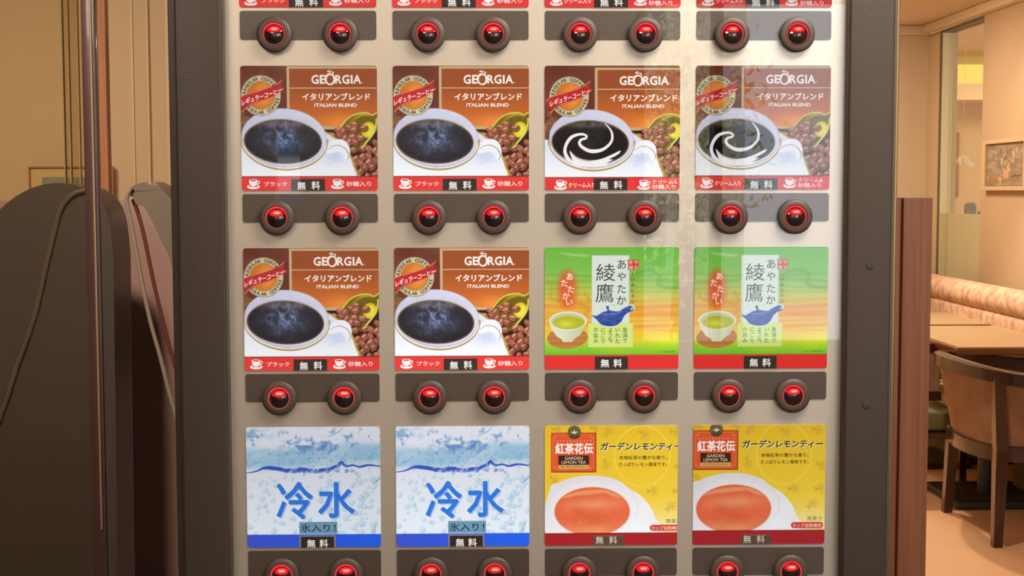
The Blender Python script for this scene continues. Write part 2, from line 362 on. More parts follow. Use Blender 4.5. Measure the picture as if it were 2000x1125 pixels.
class Type:
    def __init__(s, bx, dx=0, dy=0): s.parts = {}; s.box = bx; s.d = (dx, dy); s.use('lettering')
    def use(s, name):
        s.cur = name
        if name not in s.parts: s.parts[name] = [[], [], [], 0]
        return s
    def raw(s, v, t, col, layer=0):
        z = np.full((len(v), 1), layer*0.00005); q = s.parts[s.cur]; q[0].append(np.hstack([np.asarray(v, float)+np.array(s.d), z])); q[1].append(np.asarray(t)+q[3]); q[2] += [col]*len(t); q[3] += len(v)
    def put(s, body, x0, x1, y0, y1, col, bold=0.03, warp=None, layer=1):
        v, t = glyph(body, bold); mn, mx = v.min(0), v.max(0)
        if x1 is None: x1 = x0+(y1-y0)*(mx[0]-mn[0])/(mx[1]-mn[1])
        x = x0+(v[:, 0]-mn[0])/(mx[0]-mn[0])*(x1-x0); y = y1-(v[:, 1]-mn[1])/max(mx[1]-mn[1], 1e-6)*(y1-y0)
        p = np.stack([x, y], 1)
        if warp: p = warp(p)
        s.raw(p, t, col, layer)
    def char(s, ch, cx, cy, size, col, bold=0.0, rot=0, layer=1):      # one glyph kept at its own proportions
        v, t = glyph(ch, bold); o = v-np.array([(v[:, 0].min()+v[:, 0].max())/2, (v[:, 1].min()+v[:, 1].max())/2]); o = o*np.array([1, -1])*size
        r = math.radians(rot); o = np.stack([o[:, 0]*math.cos(r)-o[:, 1]*math.sin(r), o[:, 0]*math.sin(r)+o[:, 1]*math.cos(r)], 1)
        s.raw(o+np.array([cx, cy]), t, col, layer)
    def arc(s, body, cx, cy, r, a0, a1, size, col, bold=0.03, inward=False):
        n = len(body)
        for i, ch in enumerate(body):
            if ch == ' ': continue
            a = math.radians(a0+(a1-a0)*i/(n-1)); x, y = cx+r*math.cos(a), cy+r*math.sin(a)
            s.char(ch, x, y, size, col, bold, math.degrees(a)+(90 if not inward else -90))
    def poly(s, pts, col, layer=0):
        pts = list(pts); n = len(pts); bm = bmesh.new(); f = bm.faces.new([bm.verts.new((p[0], p[1], 0)) for p in pts])
        bm.verts.index_update(); r = bmesh.ops.triangulate(bm, faces=[f]); t = [[v.index for v in q.verts] for q in bm.faces]; v = [tuple(x.co[:2]) for x in bm.verts]; bm.free()
        s.raw(v, t, col, layer)
    def rect(s, x0, y0, x1, y1, col, layer=0): s.raw([(x0, y0), (x1, y0), (x1, y1), (x0, y1)], [(0, 1, 2), (0, 2, 3)], col, layer)
    def stroke(s, pts, wd, col, layer=1, sm=5):
        P = np.array(smooth_pts(pts, sm)); n = len(P); t = np.gradient(P, axis=0); t /= np.linalg.norm(t, axis=1)[:, None]+1e-9
        h = np.interp(np.linspace(0, 1, n), np.linspace(0, 1, len(wd)), wd)[:, None]/2; N = np.stack([-t[:, 1], t[:, 0]], 1)
        v = np.concatenate([P+N*h, P-N*h]); tt = []
        for i in range(n-1): tt += [(i, i+1, n+i), (i+1, n+i+1, n+i)]
        s.raw(v, tt, col, layer)
    def meshes(s, depth): return [(n_, s.mesh(n_, depth, *q[:3])) for n_, q in s.parts.items() if q[0]]
    def mesh(s, name, depth, v_, t_, c_):
        x0, y0, x1, y1 = s.box; bm = bmesh.new(); V = np.concatenate(v_); T = np.concatenate(t_)
        lay = bm.faces.layers.int.new('k'); pal = sorted(set(c_)); pi = {c: i for i, c in enumerate(pal)}
        bv = [bm.verts.new(((a-x0)/(x1-x0)*CW-CW/2, -depth-z, -(b-y0)/(y1-y0)*CH)) for a, b, z in V]
        for q, c in zip(T, c_):
            try: f = bm.faces.new([bv[i] for i in q]); f[lay] = pi[c]
            except ValueError: pass
        for co, no in (((CW/2, 0, 0), (1, 0, 0)), ((-CW/2, 0, 0), (-1, 0, 0)), ((0, 0, -CH), (0, 0, -1)), ((0, 0, 0), (0, 0, 1))):
            bmesh.ops.bisect_plane(bm, geom=bm.verts[:]+bm.edges[:]+bm.faces[:], plane_co=co, plane_no=no, clear_outer=True)
        bm.faces.ensure_lookup_table(); ks = [f[lay] for f in bm.faces]
        me = D.meshes.new(name); bm.to_mesh(me); bm.free()
        at = me.attributes.new('ink', 'FLOAT_COLOR', 'CORNER'); buf = []
        for p, k in zip(me.polygons, ks): buf += [(*lin(pal[k]), 1.0)]*p.loop_total
        at.data.foreach_set('color', np.array(buf, np.float32).ravel()); me.materials.append(PRINT); return me
WH = (255, 255, 255); INK = (60, 48, 42)
def cup_icon(T, x, y, k=1.0, col=(255, 246, 240), bg=(238, 62, 58)):      # little cup and saucer on the price bar
    e = lambda cx, cy, a, b, n=22: [(x+k*(cx+a*math.cos(2*PI*i/n)), y+k*(cy+b*math.sin(2*PI*i/n))) for i in range(n)]
    T.poly(e(0, 18, 37, 14), col, 1); T.poly(e(0, 13, 27, 7), bg, 2)
    T.poly([(x+k*a, y+k*b) for a, b in ((-26, -18), (24, -18), (22, -2), (14, 12), (5, 17), (-8, 17), (-18, 10), (-24, -3))], col, 3)
    T.poly(e(-1, -18, 25, 8), col, 4); T.poly(e(-1, -18, 19, 4.6), bg, 5)
    T.stroke([(x+k*a, y+k*b) for a, b in ((22, -12), (33, -14), (34, -4), (24, 4), (15, 6))], [5*k]*3, col, 3)

def coffee_art(name, cream=False, dx=0, dy=0):
    a = Art(105, 72, 891, 783, 2.6, dx, dy); X, Y = a.X, a.Y
    a.c[:] = np.array((112, 56, 44)) + (nz(X, Y, 90, 3, 3)[..., None]-.5)*30
    # blurred beans at the left
    for i in range(26):
        r = random.Random(i); cx, cy = r.uniform(80, 185), r.uniform(325, 440)
        a.ell(cx, cy, 15, 10, (150, 108, 62), r.uniform(0, 180), al=.8, soft=6); a.ell(cx+3, cy+2, 9, 6, (96, 60, 38), r.uniform(0, 180), al=.7, soft=6)
    g = lambda X, Y: np.array((160, 80, 42))[None, None]+np.stack([np.clip((Y-180)/230, 0, 1)*62, np.clip((Y-180)/230, 0, 1)*34, np.clip((Y-180)/230, 0, 1)*4], -1)+np.exp(-((X-690)/110)**2-((Y-395)/50)**2)[..., None]*np.array((28, 34, 14))
    a.rect(570, 400, 1000, 720, (52, 30, 22)); a.rect(371, 75, 1000, 434, (206, 176, 132)); a.rect(386, 88, 1000, 416, g)
    a.rect(370, 74, 1000, 77, (166, 128, 84)); a.rect(386, 196, 1000, 200.5, (226, 190, 146))
    # scoop
    a.poly([(664, 452), (690, 410), (732, 366), (778, 344), (830, 340), (862, 352), (884, 336), (930, 312), (930, 372), (896, 396), (890, 430), (858, 480), (800, 540), (760, 560)], lambda X, Y: np.array((150, 128, 30))[None, None]+(np.sin((X+Y*.6)/26)[..., None])*np.array((34, 34, 10)), sm=4)
    a.line([(664, 452), (690, 408), (732, 364), (780, 343), (832, 340), (862, 353), (890, 336), (925, 314)], 7, (222, 212, 96), sm=4)
    a.poly([(800, 360), (850, 362), (872, 400), (866, 450), (830, 500), (760, 520), (720, 470), (744, 400)], lambda X, Y: np.array((118, 96, 26))[None, None]+0*X[..., None], sm=4)
    a.ell(838, 436, 40, 46, (226, 202, 34), 20); a.ell(842, 440, 28, 34, (244, 226, 70), 20, soft=10)
    a.line([(886, 372), (882, 412), (862, 462), (826, 506), (796, 542)], 8, (226, 218, 104), sm=4)
    # beans
    r = random.Random(8); done = []
    def bean(cx, cy, rot, s, dark=0):
        L, S_ = 27*s, 19*s; b = r.uniform(-14, 16)-dark
        a.ell(cx+3, cy+5, L, S_, (44, 20, 16), rot, al=.75, soft=8)
        a.ell(cx, cy, L, S_, (156+b, 84+b*.6, 64+b*.5), rot)
        a.ell(cx-4, cy-6, L*.62, S_*.5, (232+b, 162+b, 134+b), rot, al=.85, soft=8)
        c_, s_ = math.cos(math.radians(rot)), math.sin(math.radians(rot)); q = lambda u, v: (cx+u*c_-v*s_, cy+u*s_+v*c_)
        a.line([q(-L*.95, 1), q(-L*.4, -3*s), q(L*.3, 3*s), q(L*.95, 0)], 4*s, (58, 24, 18), sm=4); a.line([q(-L*.8, 4), q(-L*.3, 1), q(L*.3, 7*s), q(L*.8, 4)], 2, (220, 150, 120), al=.6, sm=3)
    a.poly([(590, 470), (660, 440), (720, 470), (780, 560), (940, 470), (940, 720), (740, 720), (730, 600), (690, 520)], (58, 24, 18), sm=3)
    for k in range(900):
        x, y = r.uniform(600, 930), r.uniform(386, 720)
        inpile = (y > 440 + abs(x-690)*.2 and x < 790 and y < 560) or (x > 752 and y > 505+ (900-x)*.15) or (650+(430-y)*.9 < x < 815 and 392+abs(x-750)*.35 < y < 500)
        if x > 820 and y < 560-(x-820)*.9: inpile = False
        if not inpile or any((x-p)**2+(y-q)**2 < 30**2 for p, q in done): continue
        done.append((x, y)); 
    for x, y in sorted(done, key=lambda p: p[1]): bean(x, y, r.uniform(-80, 80), r.uniform(.86, 1.06), 0 if y < 560 else 6)
    a.line([(886, 400), (880, 424), (862, 466), (828, 508), (798, 542)], 5, (232, 226, 120), sm=4)
    # saucer and cup
    whitef = lambda X, Y: np.array((236, 238, 252))[None, None]+np.stack([np.clip((Y-560)/120, -.4, 1)*16]*3, -1)-np.exp(-((X-640)/60)**2-((Y-590)/40)**2)[..., None]*np.array((26, 20, 10))
    a.poly([(540, 720), (560, 460), (600, 448), (650, 480), (700, 520), (738, 580), (760, 640), (770, 720)], (190, 160, 60), sm=4)
    a.poly([(540, 722), (560, 466), (598, 456), (645, 488), (694, 528), (728, 584), (748, 640), (757, 722)], whitef, sm=4)
    a.poly([(60, 478), (107, 490), (350, 660), (598, 470), (604, 540), (590, 640), (560, 720), (60, 740)], whitef)
    a.poly([(590, 560), (604, 520), (640, 492), (690, 492), (722, 520), (732, 560), (722, 596), (700, 606), (690, 580), (660, 560), (620, 570)], (250, 250, 255), sm=4)
    a.line([(604, 548), (628, 530), (664, 524), (698, 538), (718, 562), (724, 588), (714, 606)], [2, 3.5, 5, 2], (150, 134, 116), sm=4)
    a.line([(600, 640), (640, 616), (690, 612)], 5, (222, 222, 240), al=.8, soft=10, sm=4)
    a.ell(352, 490, 247, 170, (186, 154, 92), 4, ring=16, clip=lambda X, Y: (Y > 486+(X-352)*.02).astype(float))
    a.ell(352, 482, 246, 168, (196, 186, 196), 4)
    a.ell(352, 480, 242, 164, lambda X, Y: np.array((214, 214, 236))[None, None]+np.clip((X-300)/300, -1, .6)[..., None]*np.array((14, 12, 6)), 4)
    a.ell(352, 488, 246, 166, (250, 248, 250), 4, ring=7, clip=lambda X, Y: np.clip((Y-500)/30, 0, 1))
    a.ell(345, 502, 225, 127, (120, 86, 40), 3, soft=5)
    if cream: deep = lambda X, Y: np.array((28, 24, 24))[None, None]+np.clip(1-np.hypot((X-345)/225, (Y-502)/127), 0, .3)[..., None]*-30+0*X[..., None]
    else: deep = lambda X, Y: np.array((34, 32, 40))[None, None]+np.clip(.5-np.hypot((X-345)/225, (Y-502)/127), 0, .5)[..., None]*np.array((20, 30, 56))
    a.ell(345, 503, 219, 122, deep, 3, soft=10)
    # steam
    N = nz(X+nz(X, Y, 60, 5)*90, Y*0.8+nz(X, Y, 70, 6)*110, 55, 11, 5); S = np.clip(np.abs(N-.5)*-9+1.0, 0, 1)**1.3
    S2 = np.clip(1-np.abs(nz(X+nz(X, Y, 40, 8)*60, Y*.7, 34, 19, 4)-.5)*11, 0, 1); S = S*.4+S2*.45+.45*nz(X, Y, 46, 31, 4); S *= np.exp(-((X-340)/125)**2-((Y-478)/88)**2); a.fill(np.clip(S*(.22 if cream else .95), 0, 1), (150, 172, 214))
    up = np.exp(-((X-350)/170)**2-((Y-398)/22)**2)*nz(X, Y, 26, 21, 3); a.fill(np.clip(up*.75, 0, 1), (190, 170, 160))
    if cream:
        c = (250, 246, 244)
        a.line([(430, 392), (468, 440), (468, 496), (418, 542), (350, 552), (300, 530), (282, 505), (292, 486), (318, 478), (322, 464), (290, 454), (238, 470), (206, 512), (198, 558), (224, 604), (280, 634)], [3, 14, 16, 22, 18, 16, 14, 12, 14, 20, 18, 22, 14], c, sm=4)
        a.poly([(224, 548), (262, 584), (330, 604), (400, 598), (464, 574), (520, 548), (508, 570), (456, 598), (478, 600), (440, 622), (452, 634), (380, 642), (300, 640), (252, 622)], c, sm=3)
        a.poly([(236, 560), (290, 592), (360, 606), (330, 612), (270, 596)], (190, 150, 140), al=.5, sm=3, soft=6)
    # seal
    a.ell(222, 240, 116, 116, (120, 92, 60)); a.ell(222, 240, 113, 113, lambda X, Y: np.array((212, 196, 158))[None, None]+(Y[..., None]-240)*.08)
    a.ell(222, 240, 81, 81, (150, 110, 64)); a.ell(222, 240, 78, 78, lambda X, Y: np.array((208, 112, 34))[None, None]+np.exp(-((X-240)/50)**2-((Y-240)/70)**2)[..., None]*np.array((34, 50, 34)))
    rib = lambda k: [(86, 262+k), (116, 240+k), (160, 226+k), (212, 212+k), (272, 192+k), (318, 170+k), (345, 150+k)]
    low = [(352, 204), (306, 244), (246, 268), (184, 286), (144, 308), (112, 338)]
    a.poly([(300, 186), (352, 176), (340, 194), (368, 212), (310, 226)], (150, 40, 40)); a.poly(rib(0)+[(334, 182)]+low+[(118, 306), (98, 292)], (196, 44, 44))
    a.line(rib(3), 2.2, (244, 196, 150), sm=4); a.line([(x, y-4) for x, y in low], 2.2, (244, 196, 150), sm=4)
    # bar
    a.rect(-200, 702, 1200, 900, (238, 62, 58)); a.rect(-200, 700, 1200, 705, (128, 40, 44))
    if dx: a.rect(-50, 400, 106-dx, 820, (244, 236, 244), soft=4)  # painted strip of backlight leaking in beside the shifted card
    T = Type((105, 72, 891, 783), dx, dy)
    gw = (252, 240, 230)
    T.use('brand_lettering')
    for ch, x0, x1 in (('G', 513, 556), ('E', 562, 594), ('R', 650, 688), ('G', 690, 733), ('I', 740, 751), ('A', 754, 800)): T.put(ch, x0, x1, 124 if ch != 'G' else 123, 174 if ch != 'G' else 176, gw, 0.03)
    o1 = [(621+25*math.cos(t), 149+29*math.sin(t)) for t in np.linspace(-1.2, 5.1, 16)]
    T.stroke(o1, [6, 13, 11, 8, 11, 13, 9], gw); T.stroke([(620, 122), (640, 118), (636, 108), (606, 106), (624, 96)], [2, 6, 5, 3], gw)
    T.char('®', 807, 168, 12, gw)
    T.use('blend_lettering'); T.put('イタリアンブレンド', 460, 850, 226, 268, gw, 0.032); T.use('small_lettering'); T.put('ITALIAN BLEND', 530, 775, 285, 305, gw, 0.03)
    T.use('seal_lettering'); T.arc('REGULAR COFFEE', 222, 240, 96, -170, -28, 27, (78, 72, 48), 0.04); T.arc('REGULAR COFFEE', 222, 240, 97, 146, 12, 27, (78, 72, 48), 0.04, True)
    def wv(p):
        q = p.copy(); q[:, 1] += -(p[:, 0]-222)*.36+4*np.sin((p[:, 0]-222)/50.)+3; return q
    T.use('ribbon_lettering'); T.put('レギュラーコーヒー', 112, 342, 226, 260, (255, 236, 226), 0.02, wv)
    for cxi in (172, 657): T.use('cup_symbol' if cxi < 300 else 'sugar_cup_symbol'); cup_icon(T, cxi, 742)
    if cream:
        T.use('bar_lettering'); T.put('クリーム入り', 218, 372, 732, 760, (255, 240, 236), 0.02)
        T.use('bar_note'); T.put('クリーム&', 706, 852, 716, 740, (255, 240, 236), 0.01); T.put('砂糖入り', 706, 842, 744, 770, (255, 240, 236), 0.015)
    else: T.use('bar_lettering'); T.put('ブラック', 232, 366, 731, 758, (255, 226, 220), 0.02); T.use('bar_note'); T.put('砂糖入り', 708, 852, 730, 759, (255, 226, 220), 0.02)
    S = Type((105, 72, 891, 783)).use('price_sticker'); S.rect(390, 716, 586, 784, INK)
    S.char('無', 450, 755, 50, (236, 230, 226), 0.03, layer=2); S.char('料', 532, 753, 50, (236, 230, 226), 0.03, layer=2)
    return grid_mesh(a, name, .0010), T.meshes(.0012)+S.use('price_sticker').meshes(.0016)

def tea_art(name):
    a = Art(69, 67, 841, 771, 2.6); X, Y = a.X, a.Y
    ys = [67, 200, 300, 360, 420, 480, 560, 600, 640, 690]; cs = [(112, 186, 66), (128, 194, 78), (176, 202, 84), (214, 200, 80), (240, 180, 70), (242, 196, 70), (248, 200, 60), (232, 214, 60), (170, 210, 54), (108, 200, 50)]
    Yw = Y+10*np.sin(X/120.)+6*np.sin(X/47.+1)
    a.c = np.stack([np.interp(Yw, ys, [c[k] for c in cs]) for k in range(3)], -1)
    right = np.clip((X-560)/260, 0, 1)[..., None]; a.c += right*np.exp(-((Y-600)/60)**2)[..., None]*np.array((14, 26, -10))
    for y0, h, col, al in ((228, 10, (96, 160, 66), .45), (262, 16, (96, 160, 66), .5), (300, 8, (130, 170, 70), .5), (330, 12, (160, 176, 66), .5), (372, 12, (224, 150, 60), .55), (410, 14, (236, 140, 52), .7), (438, 8, (236, 150, 60), .6), (462, 16, (238, 140, 50), .75), (492, 8, (240, 160, 60), .6), (516, 12, (240, 146, 50), .7), (545, 6, (240, 170, 60), .6)):
        m = np.clip(1-np.abs(Y+7*np.sin(X/150.+y0)-y0)/h, 0, 1)**.5*al*(.45+.55*nz(X, Y*0+y0, 160, int(y0), 2)*1.5); a.fill(np.clip(m, 0, 1), col)
    a.line([(600, 215), (680, 200), (730, 230), (720, 280), (790, 300), (860, 290)], 22, (92, 158, 64), al=.45, soft=6, sm=5)
    a.line([(80, 260), (110, 300), (100, 350), (160, 380), (320, 390), (300, 330)], 20, (196, 150, 54), al=.4, soft=6, sm=5)
    a.line([(230, 380), (280, 392), (320, 430), (290, 460)], 22, (214, 146, 50), al=.4, soft=6, sm=5)
    a.ell(198, 308, 52, 108, (232, 92, 48), 0, al=.9, soft=44)
    a.poly([(150, 95), (330, 112), (300, 124), (190, 112)], (200, 226, 170), al=.5, soft=8)
    a.rect(340, 113, 556, 506, (222, 232, 218)); a.rect(340, 113, 556, 116, (176, 196, 180)); a.rect(553, 113, 556, 430, (176, 196, 180))
    a.rect(320, 505, 578, 642, (218, 236, 132))
    # bowl on a round wooden board
    a.ell(200, 588, 118, 62, lambda X, Y: np.array((196, 128, 66))[None, None]+np.sin(Y/5.)[..., None]*7, -3)
    a.poly([(95, 492), (108, 540), (140, 582), (168, 598), (176, 612), (228, 612), (238, 596), (272, 574), (298, 536), (312, 490)], lambda X, Y: np.array((228, 228, 196))[None, None]-np.clip((X-190)/110, -.2, 1)[..., None]*np.array((26, 26, 40)))
    a.ell(203, 490, 109, 55, (236, 236, 208), 0); a.ell(203, 492, 99, 47, (206, 208, 160), 0)
    a.ell(207, 500, 90, 38, lambda X, Y: np.array((190, 188, 50))[None, None]+np.exp(-((X-190)/46)**2-((Y-508)/20)**2)[..., None]*np.array((34, 36, 26)), 0)
    # teapot
    pot = [(338, 456), (362, 462), (384, 452), (402, 440), (430, 432), (424, 420), (424, 406), (438, 406), (438, 420), (446, 430), (492, 436), (522, 420), (556, 404), (576, 410), (580, 432), (552, 442), (528, 462), (512, 492), (484, 516), (440, 522), (394, 512), (368, 484)]
    a.poly([(440+(x-440)*1.045, 464+(y-464)*1.1) for x, y in pot], (230, 238, 232), sm=3)
    bl = lambda X, Y: np.array((62, 88, 168))[None, None]+((nz(X, Y*3, 26, 4, 3)-.5)*60)[..., None]-np.clip((Y-480)/50, 0, 1)[..., None]*24
    a.poly(pot, bl, sm=3); a.line([(392, 446), (430, 454), (484, 448), (508, 436)], 2.2, (170, 186, 220), sm=4); a.ell(571, 421, 5, 8, (225, 232, 236), 15)
    a.rect(540, 140, 546, 142, (180, 60, 50)); a.rect(547, 140, 608, 198, (206, 60, 52))
    for i in range(42): a.rect(597, 210+i*4.2, 600, 212.2+i*4.2, (90, 120, 70), al=.6)
    a.rect(60, 687, 900, 690, (190, 60, 50)); a.rect(60, 690, 900, 800, (238, 52, 50))
    T = Type((69, 67, 841, 771)); dk = (70, 72, 64)
    T.use('warm_lettering')
    for ch, x, y in zip('あたたかい', (212, 182, 220, 192, 210), (235, 272, 308, 346, 382)): T.char(ch, x, y, 46, (255, 236, 220), 0.015)
    T.use('name_character'); T.put('綾', 364, 474, 162, 262, dk, 0.0); T.use('second_name_character'); T.put('鷹', 362, 466, 276, 384, dk, 0.0)
    T.use('reading_lettering')
    for ch, y, s in zip('あやたか', (166, 236, 306, 372), (62, 58, 60, 60)): T.char(ch, 511, y, s, dk, 0.008)
    T.use('stamp_lettering')
    for ch, x, y in (('宇', 593, 155), ('治', 593, 184), ('茶', 563, 155), ('舗', 563, 184)): T.char(ch, x, y, 27, (244, 214, 200), 0.0)
    T.use('shop_lettering')
    for i, ch in enumerate('上林春松本店'): T.char(ch, 575, 222+i*31.5, 27, (72, 84, 50), 0.0)
    T.char('®', 466, 400, 12, dk)
    T.use('slogan_lettering')
    for x, s in ((531, '急須で'), (489, 'いれた'), (447, 'ような、'), (406, 'にごり'), (363, 'の旨み')):
        for i, ch in enumerate(s): T.char(ch, x+(8 if ch == '、' else 0), 543+i*(32 if len(s) == 3 else 27)-(10 if ch == '、' else 0), 30, (66, 76, 44), 0.008)
    T.use('small_print'); T.put('カップ自販機用', 702, 816, 664, 677, (70, 110, 50), 0.0)
    S = Type((69, 67, 841, 771)).use('price_sticker'); S.rect(358, 697, 548, 772, INK); S.char('無', 416, 735, 50, (240, 236, 230), 0.03, layer=2); S.char('料', 490, 735, 50, (240, 236, 230), 0.03, layer=2)
    return grid_mesh(a, name, .0010), T.meshes(.0012)+S.use('price_sticker').meshes(.0016)

def water_art(name):
    a = Art(74, 83, 1012, 928, 3.1); X, Y = a.X, a.Y
    a.c[:] = np.array((226, 228, 238))+np.clip((Y-400)/400, 0, 1)[..., None]*np.array((10, 16, 16))
    N1 = nz(X*.6, Y*1.6, 90, 2, 5); N2 = nz(X, Y*1.8, 44, 7, 5)
    band = np.exp(-((Y-290-20*np.sin(X/190.))/72)**4); a.fill(np.clip(band*(.2+1.5*N1)*.95, 0, .92), (150, 192, 216))
    a.fill(np.clip(np.exp(-((Y-215)/42)**2)*np.exp(-((X-560)/240)**4)*(N2*3.2-1.25), 0, .9), (82, 132, 196))
    a.fill(np.clip(np.exp(-((Y-130)/40)**2-((X-150)/90)**2)*(N2*3.6-1.4), 0, .8), (110, 160, 200))
    a.fill(np.clip(np.exp(-((Y-200)/90)**2)*(nz(X, Y, 30, 9, 4)*5-3.0), 0, .6), (84, 130, 190))
    a.fill(np.clip((np.abs(nz(X, Y, 36, 12, 4)-.5)*-30+1)*np.exp(-((Y-330)/60)**2), 0, .5), (90, 140, 200))
    wl = [(74, 402), (140, 392), (200, 368), (260, 370), (330, 380), (400, 388), (470, 378), (540, 388), (600, 384), (660, 374), (716, 352), (740, 330), (770, 360), (820, 352), (870, 364), (930, 352), (1014, 362)]
    a.line(wl, [5, 11, 26, 28, 22, 24, 22, 20, 18, 16, 12, 16, 8], (56, 88, 186), sm=5); a.line([(x, y+16) for x, y in wl[4:12]], [3, 10, 8, 5], (92, 136, 208), sm=5, al=.8)
    r = random.Random(3)
    for k in range(70):
        x, y = r.uniform(320, 850), r.gauss(385, 14); a.ell(x, y, r.uniform(5, 14), r.uniform(4, 9), (60, 100, 196) if r.random() < .5 else (210, 222, 238), r.uniform(0, 180), ring=4, al=.75)
    for k in range(150):
        x = r.uniform(80, 1005) if r.random() < .45 else r.uniform(560, 1005); y = r.uniform(420, 835); s = r.uniform(6, 21)
        a.ell(x, y, s, s*r.uniform(.8, 1.1), (168, 206, 226), al=.4, soft=4); a.ell(x, y, s, s, (118, 170, 206), ring=3.2, al=.62, clip=(lambda q: (lambda X, Y: np.clip(.5+(Y-q[1]+(X-q[0]))/26., 0, 1)))((x, y)), soft=2); a.ell(x-s*.3, y-s*.3, s*.3, s*.25, (244, 250, 252), al=.8, soft=3)
    a.line([(750, 88), (720, 120), (680, 140), (650, 150)], [3, 6, 5, 2], (96, 150, 200), sm=4, al=.8); a.line([(980, 470), (1014, 440)], 8, (90, 140, 206), al=.6, soft=3)
    a.rect(0, 836, 1100, 1000, lambda X, Y: np.array((48, 92, 226))[None, None]+np.clip((X-540)/470, -1, 1)[..., None]*np.array((-14, 8, 16)))
    T = Type((74, 83, 1012, 928))
    for o, c, l in ((9, (176, 194, 234), 1), (0, (48, 124, 226), 2)):
        T.use('name_character'); T.put('冷', 280+o, 538+o, 465+o, 730+o*.7, c, 0.022, layer=l); T.use('second_name_character'); T.put('水', 572+o, 832+o, 468+o, 722+o*.7, c, 0.022, layer=l)
    T.use('ice_sticker'); T.rect(438, 748, 706, 832, (110, 158, 184), 3); T.put('氷入り！', 448, 694, 762, 820, (44, 46, 66), 0.012, layer=4)
    S = Type((74, 83, 1012, 928)).use('price_sticker'); S.rect(438, 842, 694, 930, (128, 128, 128)); S.rect(450, 852, 682, 930, (52, 40, 38), 1)
    S.char('無', 522, 900, 62, (244, 236, 220), 0.02, layer=2); S.char('料', 610, 900, 62, (244, 236, 220), 0.02, layer=2)
    return grid_mesh(a, name, .0010), T.meshes(.0012)+S.use('price_sticker').meshes(.0016)

